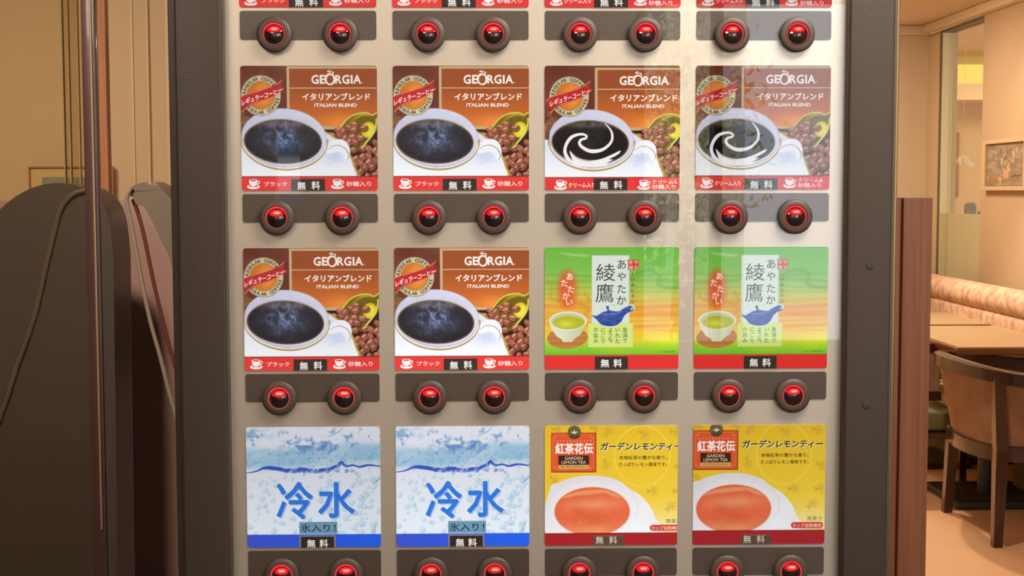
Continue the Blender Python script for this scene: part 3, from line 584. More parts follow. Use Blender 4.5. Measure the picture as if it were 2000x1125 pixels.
def lemon_art(name, dx=0, dy=0):
    a = Art(50, 68, 970, 900, 3.1, dx, dy); X, Y = a.X, a.Y
    t = np.clip((Y+X*.25-100)/800, 0, 1)[..., None]
    a.c[:] = np.array((232, 186, 40))*(1-t)+np.array((250, 212, 66))*t
    a.fill(np.exp(-((X-850)/260)**2-((Y-800)/150)**2)*.75, (252, 242, 200))
    a.ell(680, 270, 192, 210, (252, 226, 96), ring=6, al=.75, soft=4); a.ell(560, 120, 90, 240, (248, 220, 90), 20, ring=4, al=.5, soft=4, clip=lambda X, Y: (X > 470).astype(float))
    def sprig(cx, cy, rot, s):
        for d, l in ((-78, 26), (-40, 36), (-8, 44), (26, 42), (60, 32), (150, 26), (200, 30)):
            an = math.radians(rot+d); x, y = cx+math.cos(an)*l*s*.75, cy+math.sin(an)*l*s*.75
            a.ell(x, y, 13*s, 4.6*s, (176, 142, 70), math.degrees(an), al=.75, soft=1, ring=2.4)
        an = math.radians(rot); a.line([(cx-math.cos(an)*26*s, cy-math.sin(an)*26*s), (cx+math.cos(an)*26*s, cy+math.sin(an)*26*s)], 3*s, (140, 110, 60), al=.7)
    for p in ((440, 106, -50, 1.1), (680, 112, 35, 1.1), (900, 104, 10, 1.1), (425, 318, 80, 1.1), (935, 350, 30, 1.1), (742, 512, 0, 1.1), (925, 514, 0, 1.1), (872, 628, -35, 1.1), (62, 425, 40, 1.0), (340, 76, 20, .9), (80, 84, 10, .9)): sprig(*p)
    # cup, saucer
    a.poly([(40, 500), (100, 452), (180, 420), (260, 405), (340, 402), (440, 414), (530, 446), (600, 500), (660, 536), (730, 610), (772, 700), (790, 830), (40, 830)], lambda X, Y: np.array((236, 232, 234))[None, None]+np.clip((500-Y)/300+(X-560)/-800, -.6, .4)[..., None]*-20, sm=4)
    a.line([(600, 510), (640, 570), (650, 640), (620, 720), (560, 790)], 5, (216, 206, 206), al=.5, soft=14, sm=4)
    a.ell(600, 760, 130, 60, (252, 252, 255), al=.7, soft=60); a.ell(330, 640, 290, 200, (246, 240, 236), al=.5, soft=30)
    a.ell(334, 650, 262, 170, (246, 222, 206), ring=5)
    tea = lambda X, Y: np.array((232, 104, 66))[None, None]+np.exp(-((X-330)/170)**2-((Y-600)/40)**2)[..., None]*np.array((8, 46, 40))+np.exp(-((X-330)/220)**2-((Y-790)/50)**2)[..., None]*np.array((14, 50, 34))+((nz(X, Y, 80, 5, 3)-.5)*20)[..., None]
    a.ell(334, 650, 259, 167, tea); a.poly([(110, 560), (200, 520), (330, 500), (450, 505), (550, 560), (480, 548), (420, 524), (330, 534), (240, 540)], (240, 160, 116), al=.8, sm=4, soft=6)
    a.ell(334, 652, 259, 165, (222, 120, 84), ring=7, al=.6, soft=4)
    r = random.Random(6)
    for k in range(46): a.ell(r.choice((150, 260, 540))+r.gauss(0, 18), 735+r.gauss(0, 22), 2.5, 2.5, (252, 176, 130), al=.8)
    a.rect(-100, 803, 1100, 950, (172, 34, 40)); a.rect(-100, 801, 1100, 806, (104, 24, 30))  # same red bar, painted darker where the backlight is weak
    a.rect(48, 106, 362, 380, (128, 44, 30)); a.rect(50, 110, 356, 374, (224, 84, 44)); a.rect(60, 120, 346, 364, (240, 150, 100)); a.rect(62, 122, 344, 362, (226, 88, 46))
    for qx, qy, sx, sy in ((62, 122, 1, 1), (344, 122, -1, 1), (62, 362, 1, -1), (344, 362, -1, -1)): a.ell(qx+sx*12, qy+sy*12, 9, 9, (250, 180, 130), ring=2.4); a.ell(qx, qy, 14, 14, (224, 84, 44))
    a.rect(100, 262, 312, 327, (58, 34, 30)); a.rect(100, 328, 312, 356, (214, 168, 96))
    a.ell(210, 104, 46, 46, (66, 52, 34)); a.ell(210, 104, 42, 42, (132, 112, 72), ring=2); a.ell(210, 104, 27, 27, (92, 74, 44)); a.ell(210, 104, 28, 28, (150, 128, 84), ring=2)
    for rot, l in ((-90, 15), (-35, 13), (-145, 13)):
        an = math.radians(rot); a.ell(210+math.cos(an)*l, 112+math.sin(an)*l, 13, 5, (232, 222, 180), rot)
    a.poly([(x, y) for x, y in rrect(224, 42, 20, 6, 847, 768)], (214, 62, 48))
    a.rect(786, 768, 955, 803, (200, 130, 70), al=.25)
    T = Type((50, 68, 970, 900), dx, dy)
    T.use('badge_title'); T.put('紅茶花伝', 78, 340, 176, 252, (255, 244, 236), 0.03)
    for i, ch in enumerate('KOUCHAKADEN'): T.char(ch, 92+i*23.2, 162, 15, (252, 190, 150), 0.0)
    T.use('badge_subtitle'); T.put('GARDEN', 144, 268, 270, 292, (232, 200, 160), 0.01); T.put('LEMON TEA', 122, 290, 298, 320, (232, 200, 160), 0.01); T.put('ガーデンレモンティー', 120, 296, 333, 349, (84, 56, 34), 0.02)
    T.use('seal_dots')
    for i in range(16): an = math.radians(-205+230*i/15); T.rect(208.5+35*math.cos(an), 101+35*math.sin(an), 212.5+35*math.cos(an), 107+35*math.sin(an), (190, 170, 122))
    sl = lambda p: np.stack([p[:, 0]+(204-p[:, 1])*.12, p[:, 1]], 1)
    T.use('title_lettering'); T.put('ガーデンレモンティー', 396, 956, 178, 234, (255, 244, 214), 0.05, sl); T.put('ガーデンレモンティー', 392, 952, 174, 230, (62, 60, 30), 0.035, sl, 2)
    T.use('tagline'); T.put('本格紅茶の豊かな香り。', 520, 852, 265, 293, (70, 58, 26), 0.018); T.put('さっぱりレモン風味です。', 518, 852, 312, 341, (70, 58, 26), 0.018)
    T.use('small_print'); T.put('無果汁', 847, 952, 705, 737, (110, 84, 44), 0.0); T.put('カップ自販機用', 746, 944, 756, 782, (255, 214, 196), 0.01)
    S = Type((50, 68, 970, 900)).use('price_sticker'); S.rect(388, 832, 597, 899, (92, 70, 58)); S.rect(388, 832, 597, 835, (150, 110, 90), 1)
    S.char('無', 430, 863, 58, (222, 204, 182), 0.01, layer=2); S.char('料', 524, 863, 58, (222, 204, 182), 0.01, layer=2)
    return grid_mesh(a, name, .0010), T.meshes(.0012)+S.use('price_sticker').meshes(.0016)

black_set = coffee_art('picture'); cream_set = coffee_art('picture', True); cream_shift = coffee_art('picture', True, 25, 8)
tea_set = tea_art('picture'); water_set = water_art('picture'); lemon_set = lemon_art('picture'); lemon_shift = lemon_art('picture', 44, 12)
PX, PZ, Z0 = 0.147, 0.17605, 1.52
plate_me = None; card_me = None
bm = prism(bmesh.new(), rrect(0.1312, 0.0278, 0.0027), 0, -0.0008); po = obj('button_plate', bm, platem, vm); plate_me = po.data; D.objects.remove(po)
bm = prism(bmesh.new(), rrect(CW, CH, 0.0027), 0, -0.0009); po = obj('drink_card', bm, mat('white_acrylic_card', (200, 196, 190), 0.4), vm); card_me = po.data; D.objects.remove(po)
def link(name, me, loc, parent, **props):
    o = D.objects.new(name, me); C.objects.link(o); o.parent = parent; o.location = loc
    for k, v in props.items(): o[k] = v
    return o
# button meshes
bm = lathe(bmesh.new(), [(0.0170, 0), (0.0170, -0.0018), (0.0166, -0.0026), (0.0150, -0.0034), (0.0128, -0.0040), (0.0118, -0.0040), (0.0114, -0.0034), (0.0114, 0)], 56); o = obj('selection_button', bm, bezelm, vm, True); bez_me = o.data; D.objects.remove(o)
bm = lathe(bmesh.new(), [(0.0092, -0.0002), (0.0, -0.0002)], 48); D.meshes.remove(obj('x', bm, black).data)
lensm = mat('smoked_glass_lens', (34, 22, 24), 0.04, coat=1.0, spec=0.8)
dome = lambda r: -0.0018-0.0030*(1-(r/0.0094)**2)
bm = lathe(bmesh.new(), [(0.0094*k/8, dome(0.0094*k/8)) for k in range(8, -1, -1)], 48); o = obj('lens', bm, lensm, vm, True); lens_me = o.data; D.objects.remove(o)
def ink_mesh(name, verts, faces, cols, m):
    me = D.meshes.new(name); me.from_pydata(verts, [], faces); at = me.attributes.new('ink', 'FLOAT_COLOR', 'POINT')
    at.data.foreach_set('color', np.concatenate([lin(cols), np.ones((len(cols), 1))], 1).astype(np.float32).ravel()); me.materials.append(m); me.shade_smooth(); return me
GLOW = D.materials.new('red_led_glow'); GLOW.use_nodes = True; nt = GLOW.node_tree; nt.nodes.clear()
_o = nt.nodes.new('ShaderNodeOutputMaterial'); _e = nt.nodes.new('ShaderNodeEmission'); _a = nt.nodes.new('ShaderNodeAttribute'); _a.attribute_name = 'ink'
nt.links.new(_a.outputs['Color'], _e.inputs[0]); _e.inputs[1].default_value = 1.0; nt.links.new(_e.outputs[0], _o.inputs[0])
V = []; F = []; K = []; n = 56; prof = [(0.0115, -0.0030, 0.6), (0.0111, -0.0038, 1.0), (0.0105, -0.0041, .75), (0.0099, -0.0040, 1.15), (0.0096, -0.0036, .9), (0.0092, -0.0016, .5)]
for r_, y_, g_ in prof:
    for k in range(n):
        t = 2*PI*k/n; V.append((r_*math.cos(t), y_, r_*math.sin(t))); u = (math.sin(t)+1)/2; u = u**1.3
        K.append([min(255, (112+150*u)*(.45+.55*g_)), (66-16*u)*g_+(46 if g_ > 1 else 0), (56+6*u)*g_+(30 if g_ > 1 else 0)])
for i in range(len(prof)-1):
    for k in range(n): F.append((i*n+k, i*n+(k+1) % n, (i+1)*n+(k+1) % n, (i+1)*n+k))
ring_me = ink_mesh('light_ring', V, F, np.array(K), GLOW)
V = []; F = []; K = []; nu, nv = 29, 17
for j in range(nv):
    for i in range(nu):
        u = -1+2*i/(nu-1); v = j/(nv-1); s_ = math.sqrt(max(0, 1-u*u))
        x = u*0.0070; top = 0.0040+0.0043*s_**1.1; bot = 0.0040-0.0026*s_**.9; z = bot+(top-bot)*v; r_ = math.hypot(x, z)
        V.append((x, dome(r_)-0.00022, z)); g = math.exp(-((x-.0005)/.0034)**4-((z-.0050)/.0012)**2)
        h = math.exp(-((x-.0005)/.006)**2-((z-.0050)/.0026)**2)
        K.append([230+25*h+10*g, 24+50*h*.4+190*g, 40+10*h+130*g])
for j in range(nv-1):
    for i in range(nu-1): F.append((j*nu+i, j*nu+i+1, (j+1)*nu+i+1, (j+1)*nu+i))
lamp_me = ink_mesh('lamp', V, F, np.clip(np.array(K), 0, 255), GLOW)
RN = ['top', 'second', 'third', 'bottom']; 
kinds = [[('black coffee card', black_set)]*2+[('cream coffee card', cream_set)]*2,
         [('black coffee card', black_set)]*2+[('cream coffee card set slightly to the right', cream_shift), ('cream coffee card', cream_set)],
         [('black coffee card', black_set)]*2+[('green tea card with blue teapot', tea_set)]*2,
         [('iced water card', water_set)]*2+[('lemon tea card set slightly to the right', lemon_shift), ('lemon tea card', lemon_set)]]
BL = [[.85, 1.0, 1.0, .7], [.88, 1.0, 1.0, .78], [.92, 1.08, 1.0, .85], [.85, 1.0, 1.02, .85]]
for r_ in range(4):
    for c_ in range(4):
        x = (c_-1.5)*PX; z = Z0-r_*PZ
        link('button_plate', plate_me, (x, 0, z-0.0139), vm)
        lab, (pm, tms) = kinds[r_][c_]
        cd_ = link('drink_card', card_me, (x, 0, z+0.1235-CH/2), vm, label=lab)
        for nme, me in [('picture', pm)]+tms:
            link(nme, me, (0, 0, CH/2), cd_, backlight=float(BL[r_][c_]))
        for sx in (-1, 1):
            b_ = link('selection_button', bez_me, (x+sx*0.0316-0.0002, -0.005, z-0.0232), vm)
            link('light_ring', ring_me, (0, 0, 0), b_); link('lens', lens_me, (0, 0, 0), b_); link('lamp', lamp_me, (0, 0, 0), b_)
# ------------------------------------------------------------------ low partition behind the machine, posts, glass door (left side)
pw = thing('partition', 'low reddish wood partition running behind the vending machine', 'partition', (0, 1.0, 0))
obj('panel', B(-1.6, -0.02, 0, 0.04, 0, 1.331), dimlit, pw)['label'] = 'maroon panel'
obj('panel', B(-0.02, 0.6595, 0, 0.04, 0, 1.331), redwood, pw)
obj('end_board', B(0.6605, 0.7095, -0.012, 0.06, 0, 1.3325, bev=0.001), redwood, pw)
wp = obj('wood_post', B(-0.728, -0.699, 1.05, 1.075, 0, 2.32, bev=0.004), mahog); tag(wp, 'square mahogany post rising behind the maroon partition', 'post')
gd = thing('glass_door', 'tall glass door with slim dark wood edge, left of the machine', 'door', (-0.53, 0.35, 0))
obj('stile', B(-0.008, 0.0095, -0.005, 0.007, 0.02, 2.25, bev=0.002), mat('dark_red_wood_edge', (56, 36, 31), 0.25, coat=.4), gd, True)
obj('edge_strip', tube(bmesh.new(), [(0.004, -0.006, 0.93), (0.004, -0.006, 2.25)], 0.0016, 8), mat('polished_pale_strip', (190, 150, 120), 0.2, metal=.7), gd, True)
obj('pane', B(-0.9, -0.008, 0, 0.006, 0.10, 2.25), glass_gold, gd)
obj('bottom_rail', B(-0.9, 0.010, -0.015, 0.02, 0.02, 0.10, bev=0.003), D.materials['dark_red_wood_edge'], gd)
fin = thing('glass_fin', 'narrow upright glass fin with pale edges above the maroon partition', 'glass panel', (-0.76, 1.055, 0))
obj('pane', B(-0.014, 0.010, 0.002, 0.008, 0, 2.32), glass_gold, fin)
for xx in (-0.016, -0.006, 0.010): obj('edge', B(xx, xx+0.002, 0, 0.010, 0, 2.32), mat('gold_glazing_bead', (168, 146, 104), 0.5) if xx < -.01 else D.materials['gold_glazing_bead'], fin)
# vinyl covered seats
def cover(name_label, out, pip, y0, y1, pr):
    t = thing('covered_seat', name_label, 'seat', (0, 0, 0))
    P = [tuple(p) for p in out]
    bm = prism(bmesh.new(), P, y0, y1)
    bmesh.ops.bevel(bm, geom=[e for e in bm.edges if abs((e.verts[0].co-e.verts[1].co).y) < 1e-6], offset=.014, segments=4, affect='EDGES')
    obj('cover', bm, vinyl, t, True)
    for q in pip: obj('piping', tube(bmesh.new(), [Vector((p[0], y0-0.002, p[1])) for p in smooth_pts(q, 5)], pr, 8), piping, t, True)
    return t
s1 = cover('big dark grey vinyl-covered seat with domed top behind the glass door',
      [(-0.86, 0.0), (-0.86, 0.9)]+[tuple(p) for p in smooth_pts([(-0.85, 1.10), (-0.832, 1.172), (-0.812, 1.24), (-0.785, 1.296), (-0.751, 1.332), (-0.716, 1.352), (-0.681, 1.359), (-0.648, 1.354), (-0.622, 1.338), (-0.606, 1.308), (-0.600, 1.25)], 5)]+[(-0.603, 0.9), (-0.605, 0.0)],
      [[(-0.634, 1.349), (-0.653, 1.344), (-0.668, 1.331), (-0.678, 1.312), (-0.684, 1.29), (-0.7, 1.23), (-0.717, 1.163), (-0.745, 1.087), (-0.766, 1.027), (-0.800, 0.94), (-0.828, 0.84), (-0.85, 0.74)], [(-0.775, 1.27), (-0.80, 1.21), (-0.82, 1.13)]], 0.70, 0.80, 0.0038)
s2 = thing('covered_seat', 'narrow dark grey vinyl-covered seat hood with pale piping beside the black frame', 'seat', (0, 0, 0))
bm = prism(bmesh.new(), [tuple(p) for p in smooth_pts([(-0.583, 1.343), (-0.576, 1.354), (-0.551, 1.361), (-0.534, 1.353), (-0.517, 1.332), (-0.49, 1.287), (-0.476, 1.18), (-0.47, 0.9), (-0.47, 0.0), (-0.485, 0.0), (-0.49, 0.95), (-0.503, 1.16), (-0.520, 1.24), (-0.535, 1.275), (-0.548, 1.305), (-0.563, 1.330)], 4, True)], 0.72, 0.80)
bmesh.ops.bevel(bm, geom=[e for e in bm.edges if abs((e.verts[0].co-e.verts[1].co).y) < 1e-6], offset=.006, segments=3, affect='EDGES')
obj('cover', bm, mat('grey_vinyl', (112, 102, 92), .3), s2, True)
obj('piping', tube(bmesh.new(), [Vector((p[0], 0.716, p[1])) for p in smooth_pts([(-0.575, 1.352), (-0.583, 1.334), (-0.577, 1.30), (-0.564, 1.22), (-0.552, 1.155), (-0.538, 1.10), (-0.524, 1.04), (-0.508, 0.98), (-0.492, 0.92), (-0.476, 0.86)], 5)], 0.0032, 8), mat('light_grey_piping', (140, 128, 114), .3), s2, True)
obj('strap', tube(bmesh.new(), [Vector((p[0], 0.735, p[1])) for p in smooth_pts([(-0.578, 1.335), (-0.565, 1.29), (-0.548, 1.20), (-0.530, 1.12), (-0.505, 1.03), (-0.480, 0.94)], 5)], 0.003, 8), mat('dark_red_strap', (96, 44, 36), .6), s2, True)
# framed picture on the left back wall
pf = thing('framed_picture', 'thin brown framed picture with cream mat on the wall behind the glass door', 'picture', (-1.63, 3.985, 1.21))
def frame(w_, h_, t, d): 
    bm = bmesh.new(); box(bm, -w_/2, w_/2, -d, 0, h_/2-t, h_/2); box(bm, -w_/2, w_/2, -d, 0, -h_/2, -h_/2+t); box(bm, -w_/2, -w_/2+t, -d, 0, -h_/2+t, h_/2-t); box(bm, w_/2-t, w_/2, -d, 0, -h_/2+t, h_/2-t); return bm
obj('frame', frame(0.32, 0.46, 0.005, 0.02), mahog, pf); obj('mat_board', B(-0.155, 0.155, -0.010, 0, -0.225, 0.225), mat('cream_mat', (214, 190, 146), .8), pf)
obj('print', B(-0.112, 0.112, -0.0115, -0.010, -0.19, 0.19), mat('grey_blue_print', (150, 150, 142), .7, var=.2, vscale=20), pf)

# ------------------------------------------------------------------ cafe on the right
fr = thing('framed_picture', 'small still-life painting in pale wooden frame on the tan wall', 'picture', (2.598, 5.62, 1.471))
bm = bmesh.new(); W_, H_, t_, d_ = 0.62, 0.262, 0.03, 0.03
for y0, y1, z0, z1 in ((-W_/2, W_/2, H_/2-.022, H_/2), (-W_/2, W_/2, -H_/2, -H_/2+.022), (-W_/2+.0005, -W_/2+.05, -H_/2+.021, H_/2-.021), (W_/2-.05, W_/2-.0005, -H_/2+.021, H_/2-.021)): box(bm, -d_, 0, y0, y1, z0, z1, bev=.002)
obj('frame', bm, mat('pale_limed_wood', (200, 170, 132), .5, bump=.05), fr)
obj('inner_lip', B(-0.014, 0, -W_/2+.045, W_/2-.045, -H_/2+.018, H_/2-.018), mat('dark_lip', (70, 48, 36), .6), fr)
def canvas():
    a = Art(0, 0, 200, 100, 1.6); X, Y = a.X, a.Y
    a.c[:] = np.array((150, 128, 104))+((nz(X, Y*2, 18, 3, 4)-.5)*70)[..., None]; r = random.Random(2)
    a.ell(100, 40, 60, 30, (120, 110, 92), al=.5, soft=20)
    for k in range(60): a.ell(100+r.gauss(0, 26), 38+r.gauss(0, 14), r.uniform(3, 8), r.uniform(2, 5), r.choice([(206, 176, 140), (160, 100, 80), (96, 92, 72), (186, 150, 120)]), r.uniform(0, 180), al=.75, soft=1)
    a.poly([(88, 60), (112, 60), (116, 84), (84, 84)], (196, 148, 116), soft=2); a.rect(30, 82, 180, 92, (150, 110, 84), al=.7, soft=3); a.ell(70, 84, 10, 6, (200, 150, 110)); a.line([(130, 78), (180, 76)], 3, (84, 70, 60))
    ny, nx = a.ny, a.nx; U, Vv = np.meshgrid(np.linspace(W_/2-.052, -W_/2+.052, nx), np.linspace(H_/2-.024, -H_/2+.024, ny))
    me = D.meshes.new('canvas'); idx = np.arange(nx*ny).reshape(ny, nx); f = np.stack([idx[1:, :-1], idx[1:, 1:], idx[:-1, 1:], idx[:-1, :-1]], -1).reshape(-1, 4)
    me.from_pydata([(-0.0155, u, v) for u, v in zip(U.ravel(), Vv.ravel())], [], [tuple(map(int, q)) for q in f])
    at = me.attributes.new('ink', 'FLOAT_COLOR', 'POINT'); at.data.foreach_set('color', np.concatenate([lin(np.clip(a.c, 0, 255)).reshape(-1, 3), np.ones((nx*ny, 1))], 1).astype(np.float32).ravel())
    m = mat('oil_paint', (128, 128, 128), .6); nt = m.node_tree; q = nt.nodes.new('ShaderNodeAttribute'); q.attribute_name = 'ink'; nt.links.new(q.outputs['Color'], nt.nodes['Principled BSDF'].inputs['Base Color']); me.materials.append(m)
    o = D.objects.new('canvas', me); C.objects.link(o); o.parent = fr
canvas()
# glazed screen in the right wall
gs = thing('glass_screen', 'floor to ceiling glass screen, clear above and frosted below', 'screen', (2.64, 6.35, 0))
obj('jamb', B(-0.04, 0.02, 0.33, 0.352, 0, 2.26), mat('cream_metal_jamb', (206, 192, 150), .4), gs); obj('jamb_edge', B(-0.046, -0.04, 0.34, 0.364, 0, 2.26), mat('grey_green_metal', (104, 98, 74), .4), gs)
obj('jamb', B(-0.03, 0.02, -0.34, -0.325, 0, 2.26), trimw, gs)
obj('head_rail', B(-0.04, 0.03, -0.34, 0.6, 2.25, 2.268), D.materials['grey_green_metal'], gs)
obj('clear_pane', B(0.0, 0.006, -0.325, 0.33, 1.212, 2.25), glass_clear, gs); obj('frosted_pane', B(0.0, 0.006, -0.325, 0.33, 0.02, 1.210), glass_frost, gs)
struct('trim_11', B(2.6, 2.70, 6.715, 6.95, 0, 2.268), wallp)
# room beyond the glass
struct('trim_12', B(2.7, 5.9, 8.55, 9.0, 1.985, 2.10), trimw)
cove = obj('cove_light', B(2.7, 5.9, 8.93, 8.99, 2.105, 2.27), emit('warm_cove_glow', (255, 232, 120), 1.35)); tag(cove, 'bright yellow cove light strip high in the room beyond the glass', 'light')
dl = obj('downlight', lathe(bmesh.new(), [(0.02, 0), (0.02, -0.01), (0.0, -0.012)], 20), emit('downlight_glow', (255, 240, 190), 1.5)); dl.rotation_euler = (math.radians(20), 0, 0); dl.location = (3.44, 8.985, 1.955); tag(dl, 'tiny bright downlight under the cove beyond the glass', 'light')
dr = thing('shutter', 'narrow brown wooden shutter on the wall beyond the glass', 'shutter', (3.463, 8.99, 0)); obj('board', B(-0.03, 0.03, -0.02, 0, 1.29, 1.77), redwood, dr); obj('frame', B(-0.036, -0.03, -0.03, 0, 1.27, 1.79), walnut, dr)
for lab, x, z, w_ in (('dark chair top behind the frosted glass, beside the shutter', 3.455, 1.25, .075), ('low dark chair top behind the frosted glass, right of its neighbour', 3.56, 1.195, .09)):
    ch = thing('far_chair', lab, 'chair', (x, 8.6, 0)); P = rrect(w_, 0.5, 0.03, 5, 0, z-.25)
    obj('backrest', prism(bmesh.new(), P, -0.02, 0.02), walnut, ch); obj('leg', B(-w_/2, -w_/2+.02, -.02, .02, 0, z-.48), walnut, ch); obj('leg', B(w_/2-.02, w_/2, -.02, .02, 0, z-.48), walnut, ch)
fl = thing('flower_ornament', 'white paper flower ornament hanging beyond the clear glass', 'ornament', (3.05, 7.6, 1.50)); bm = bmesh.new()
for i in range(14):
    an = -PI*.05+PI*1.1*i/13 if i < 9 else PI*(.1+.8*(i-9)/4); L = .085 if i < 9 else .05
    d = Vector((math.cos(an), 0, math.sin(an)*.45 if i < 9 else math.sin(an))); p0 = Vector((0, 0, 0 if i < 9 else .02)); n_ = Vector((-d.z, 0, d.x))
    f = [p0, p0+d*L*.6+n_*.022, p0+d*L, p0+d*L*.6-n_*.022]; y_ = rng.uniform(-.01, .01)
    a0 = [bm.verts.new(v+Vector((0, y_, 0))) for v in f]; a1 = [bm.verts.new(v+Vector((0, y_+.003, 0))) for v in f]
    bm.faces.new(a0); bm.faces.new(a1[::-1])
    for k in range(4): bm.faces.new((a0[k], a1[k], a1[(k+1) % 4], a0[(k+1) % 4]))
obj('petals', bm, mat('white_paper', (240, 226, 196), .7), fl); obj('string', tube(bmesh.new(), [(0, 0, 0), (0, 0, .85)], .001, 6), trimw, fl)

# sofa along the right wall
sofa = thing('bench_sofa', 'long mottled rose-beige banquette against the tan wall', 'sofa', (2.3, 5.3, 0))
bm = bmesh.new(); tube(bm, [(0.12, y, 0.815) for y in np.linspace(-1.3, 1.55, 12)], 0.066, 18); obj('back_roll', bm, sofam, sofa, True)
obj('back_pad', B(0.07, 0.24, -1.3, 1.55, 0.40, 0.765, bev=.03, seg=4), sofam, sofa, True)
obj('seat', B(-0.30, 0.16, -1.3, 1.55, 0.30, 0.43, bev=.03, seg=4), sofam, sofa, True)
obj('base', B(-0.05, 0.27, 0.01, 1.55, 0.035, 0.31), olivef, sofa)['label'] = 'olive green fabric base'
obj('plinth', B(-0.055, 0.27, 0.0, 1.55, 0, 0.035), walnut, sofa)
obj('support', B(-0.0, 0.27, -1.25, -0.6, 0, 0.30), olivef, sofa)
# tables
def table(label, x0, x1, y0, y1):
    t = thing('dining_table', label, 'table', ((x0+x1)/2, (y0+y1)/2, 0), 'tables along the banquette'); w_, h_ = (x1-x0)/2, (y1-y0)/2
    obj('table_top', B(-w_+.012, w_-.012, -h_+.012, h_-.012, .690, .701), ttop, t); obj('edge_band', B(-w_, w_, -h_, h_, .668, .6995, bev=.007, seg=3), twood, t, True)
    obj('column', tube(bmesh.new(), [(0.0, -0.12, 0.03), (0.0, -0.12, 0.668)], 0.036, 20), iron, t, True)
    obj('base_plate', B(-.2, .2, -.34, .1, 0, .03, bev=.008), iron, t)
table('nearer olive-tan table with glossy brown edge beside the banquette', 1.875, 2.385, 4.235, 5.145)
table('farther olive-tan table, behind the nearer one along the banquette', 1.80, 2.385, 5.20, 5.87)
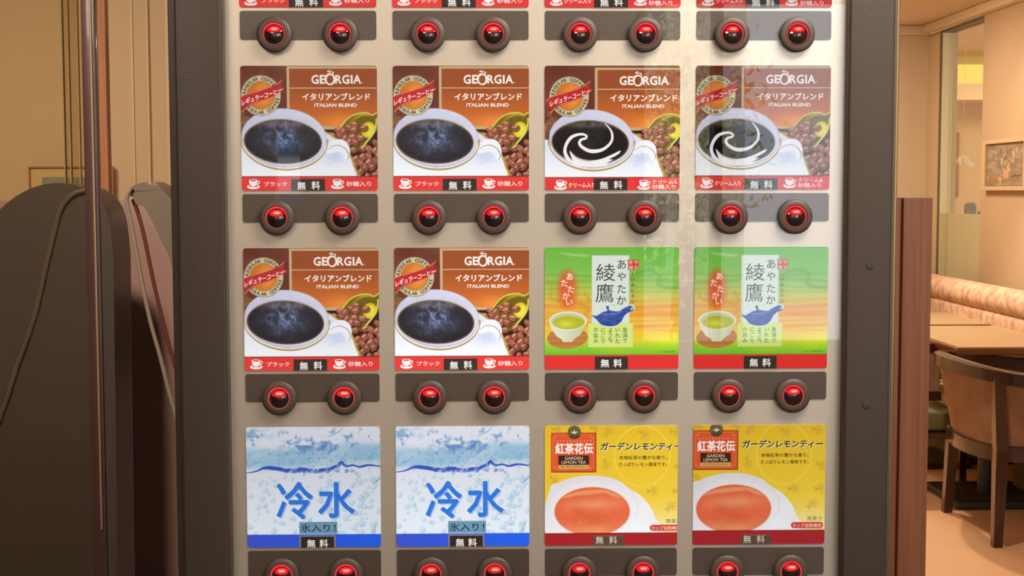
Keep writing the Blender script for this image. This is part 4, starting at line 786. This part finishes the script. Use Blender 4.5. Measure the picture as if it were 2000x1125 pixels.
# chairs (front = +x)
def tub_chair(label, loc, rot=0, olive_seat=False):
    t = thing('tub_chair', label, 'chair', loc); t.rotation_euler = (0, 0, rot)
    def plan(s, z):      # s in [0,1] around the U, from far arm to near arm
        grow = 0.015+0.075*np.clip((z-.36)/.33, 0, 1)
        k = [(0.40, 0.285), (0.24, 0.30), (0.08, 0.295), (-0.0, 0.24), (-0.035, 0.12), (-0.045, 0), (-0.035, -0.12), (0.0, -0.24), (0.08, -0.295), (0.24, -0.30), (0.40, -0.285)]
        P = np.array(smooth_pts(k, 8)); i = s*(len(P)-1); a = P[int(i)]; b = P[min(int(i)+1, len(P)-1)]; p = a+(b-a)*(i-int(i))
        c = np.array([0.18, 0]); d = p-c; return p+d/np.linalg.norm(d)*(grow-0.02)
    topz = lambda s: 0.615+0.075*math.sin(PI*s)**.8
    n = 60; bm = bmesh.new(); rows = []
    for off in (0, -0.03):
        for j in range(7):
            row = []
            for i in range(n+1):
                s = i/n; zt = topz(s)-.02; zb = .37; z = zb+(zt-zb)*j/6; p = plan(s, z); c = np.array([0.18, 0]); d = (p-c)/np.linalg.norm(p-c); p = p+d*off
                row.append(bm.verts.new((p[0], p[1], z)))
            rows.append(row)
    for j in range(6):
        for i in range(n):
            bm.faces.new((rows[j][i], rows[j][i+1], rows[j+1][i+1], rows[j+1][i])); bm.faces.new((rows[7+j][i+1], rows[7+j][i], rows[8+j][i], rows[8+j][i+1]))
    for i in range(n): bm.faces.new((rows[6][i], rows[6][i+1], rows[13][i+1], rows[13][i])); bm.faces.new((rows[0][i+1], rows[0][i], rows[7][i], rows[7][i+1]))
    obj('backrest', bm, uphol, t, True)
    def rail(name, zf, hh, dep, m):
        bm = bmesh.new(); R_ = []
        for i in range(n+1):
            s = i/n; z = zf(s); p = plan(s, z); c = np.array([0.18, 0]); d = (p-c)/np.linalg.norm(p-c)
            q0, q1 = p+d*.010, p-d*dep
            R_.append([bm.verts.new((q0[0], q0[1], z-hh)), bm.verts.new((q0[0], q0[1], z-.006)), bm.verts.new(((q0*.7+q1*.3)[0], (q0*.7+q1*.3)[1], z)), bm.verts.new((q1[0], q1[1], z-.004)), bm.verts.new((q1[0], q1[1], z-hh))])
        for a, b in zip(R_, R_[1:]):
            for k in range(5): bm.faces.new((a[k], a[(k+1) % 5], b[(k+1) % 5], b[k]))
        bm.faces.new(R_[0]); bm.faces.new(R_[-1][::-1]); obj(name, bm, m, t, True)
    rail('top_rail', lambda s: topz(s)+.004, .05, .045, walnut); rail('seat_rail', lambda s: .392-.012*math.sin(PI*s), .06, .03, walnut)
    obj('seat', B(0.0, .42, -.255, .255, .35, .43, bev=.03, seg=4), olivef if olive_seat else uphol, t, True)
    for x, y, xf, yf, top in ((.015, .262, .0, .283, .37), (.015, -.262, .0, -.283, .645), (.38, .25, .40, .27, .37), (.38, -.25, .40, -.27, .37)):
        bm = bmesh.new(); rg = []
        for z, hw in ((0, .017), (.36, .024), (top, .019)):
            u = z/.36 if z <= .36 else 1; px_ = xf+(x-xf)*min(u, 1); py_ = yf+(y-yf)*min(u, 1)
            if z > .36 and top > .4: px_, py_ = x-.035, y-.052
            if z > 0: py_ -= .0
            rg.append([bm.verts.new((px_+sx*hw, py_+sy*hw, z)) for sx, sy in ((-1, -1), (1, -1), (1, 1), (-1, 1))])
        for a, b in zip(rg, rg[1:]):
            for k in range(4):
                try: bm.faces.new((a[k], a[(k+1) % 4], b[(k+1) % 4], b[k]))
                except ValueError: pass
        bm.faces.new(rg[0]); bm.faces.new(rg[-1]); obj('leg', bm, walnut, t)
    return t
tub_chair('tan suede tub chair with dark walnut rail and legs, nearest the camera', (1.874, 4.034, 0), 0)
# second chair: open-sided, further along
t2 = thing('side_chair', 'tan backed open-sided chair with olive seat, half hidden by the partition', 'chair', (1.90, 4.72, 0))
obj('backrest', B(-.17, .005, -.20, -.165, .475, .655, bev=.008), uphol, t2); obj('top_rail', B(-.18, .02, -.212, -.155, .650, .688, bev=.006), walnut, t2)
obj('lower_rail', B(-.17, .01, -.205, -.16, .438, .476, bev=.004), walnut, t2); obj('seat', B(-.16, .26, -.19, .22, .30, .385, bev=.025, seg=4), olivef, t2, True)
obj('seat_frame', B(-.16, .26, -.20, .22, .272, .300, bev=.004), walnut, t2)
for x, y, z in ((-.098, -.205, .655), (.23, -.20, .28), (-.16, .18, .28), (.23, .18, .28)): obj('leg', B(x, x+.03, y, y+.03, 0, z), walnut, t2)
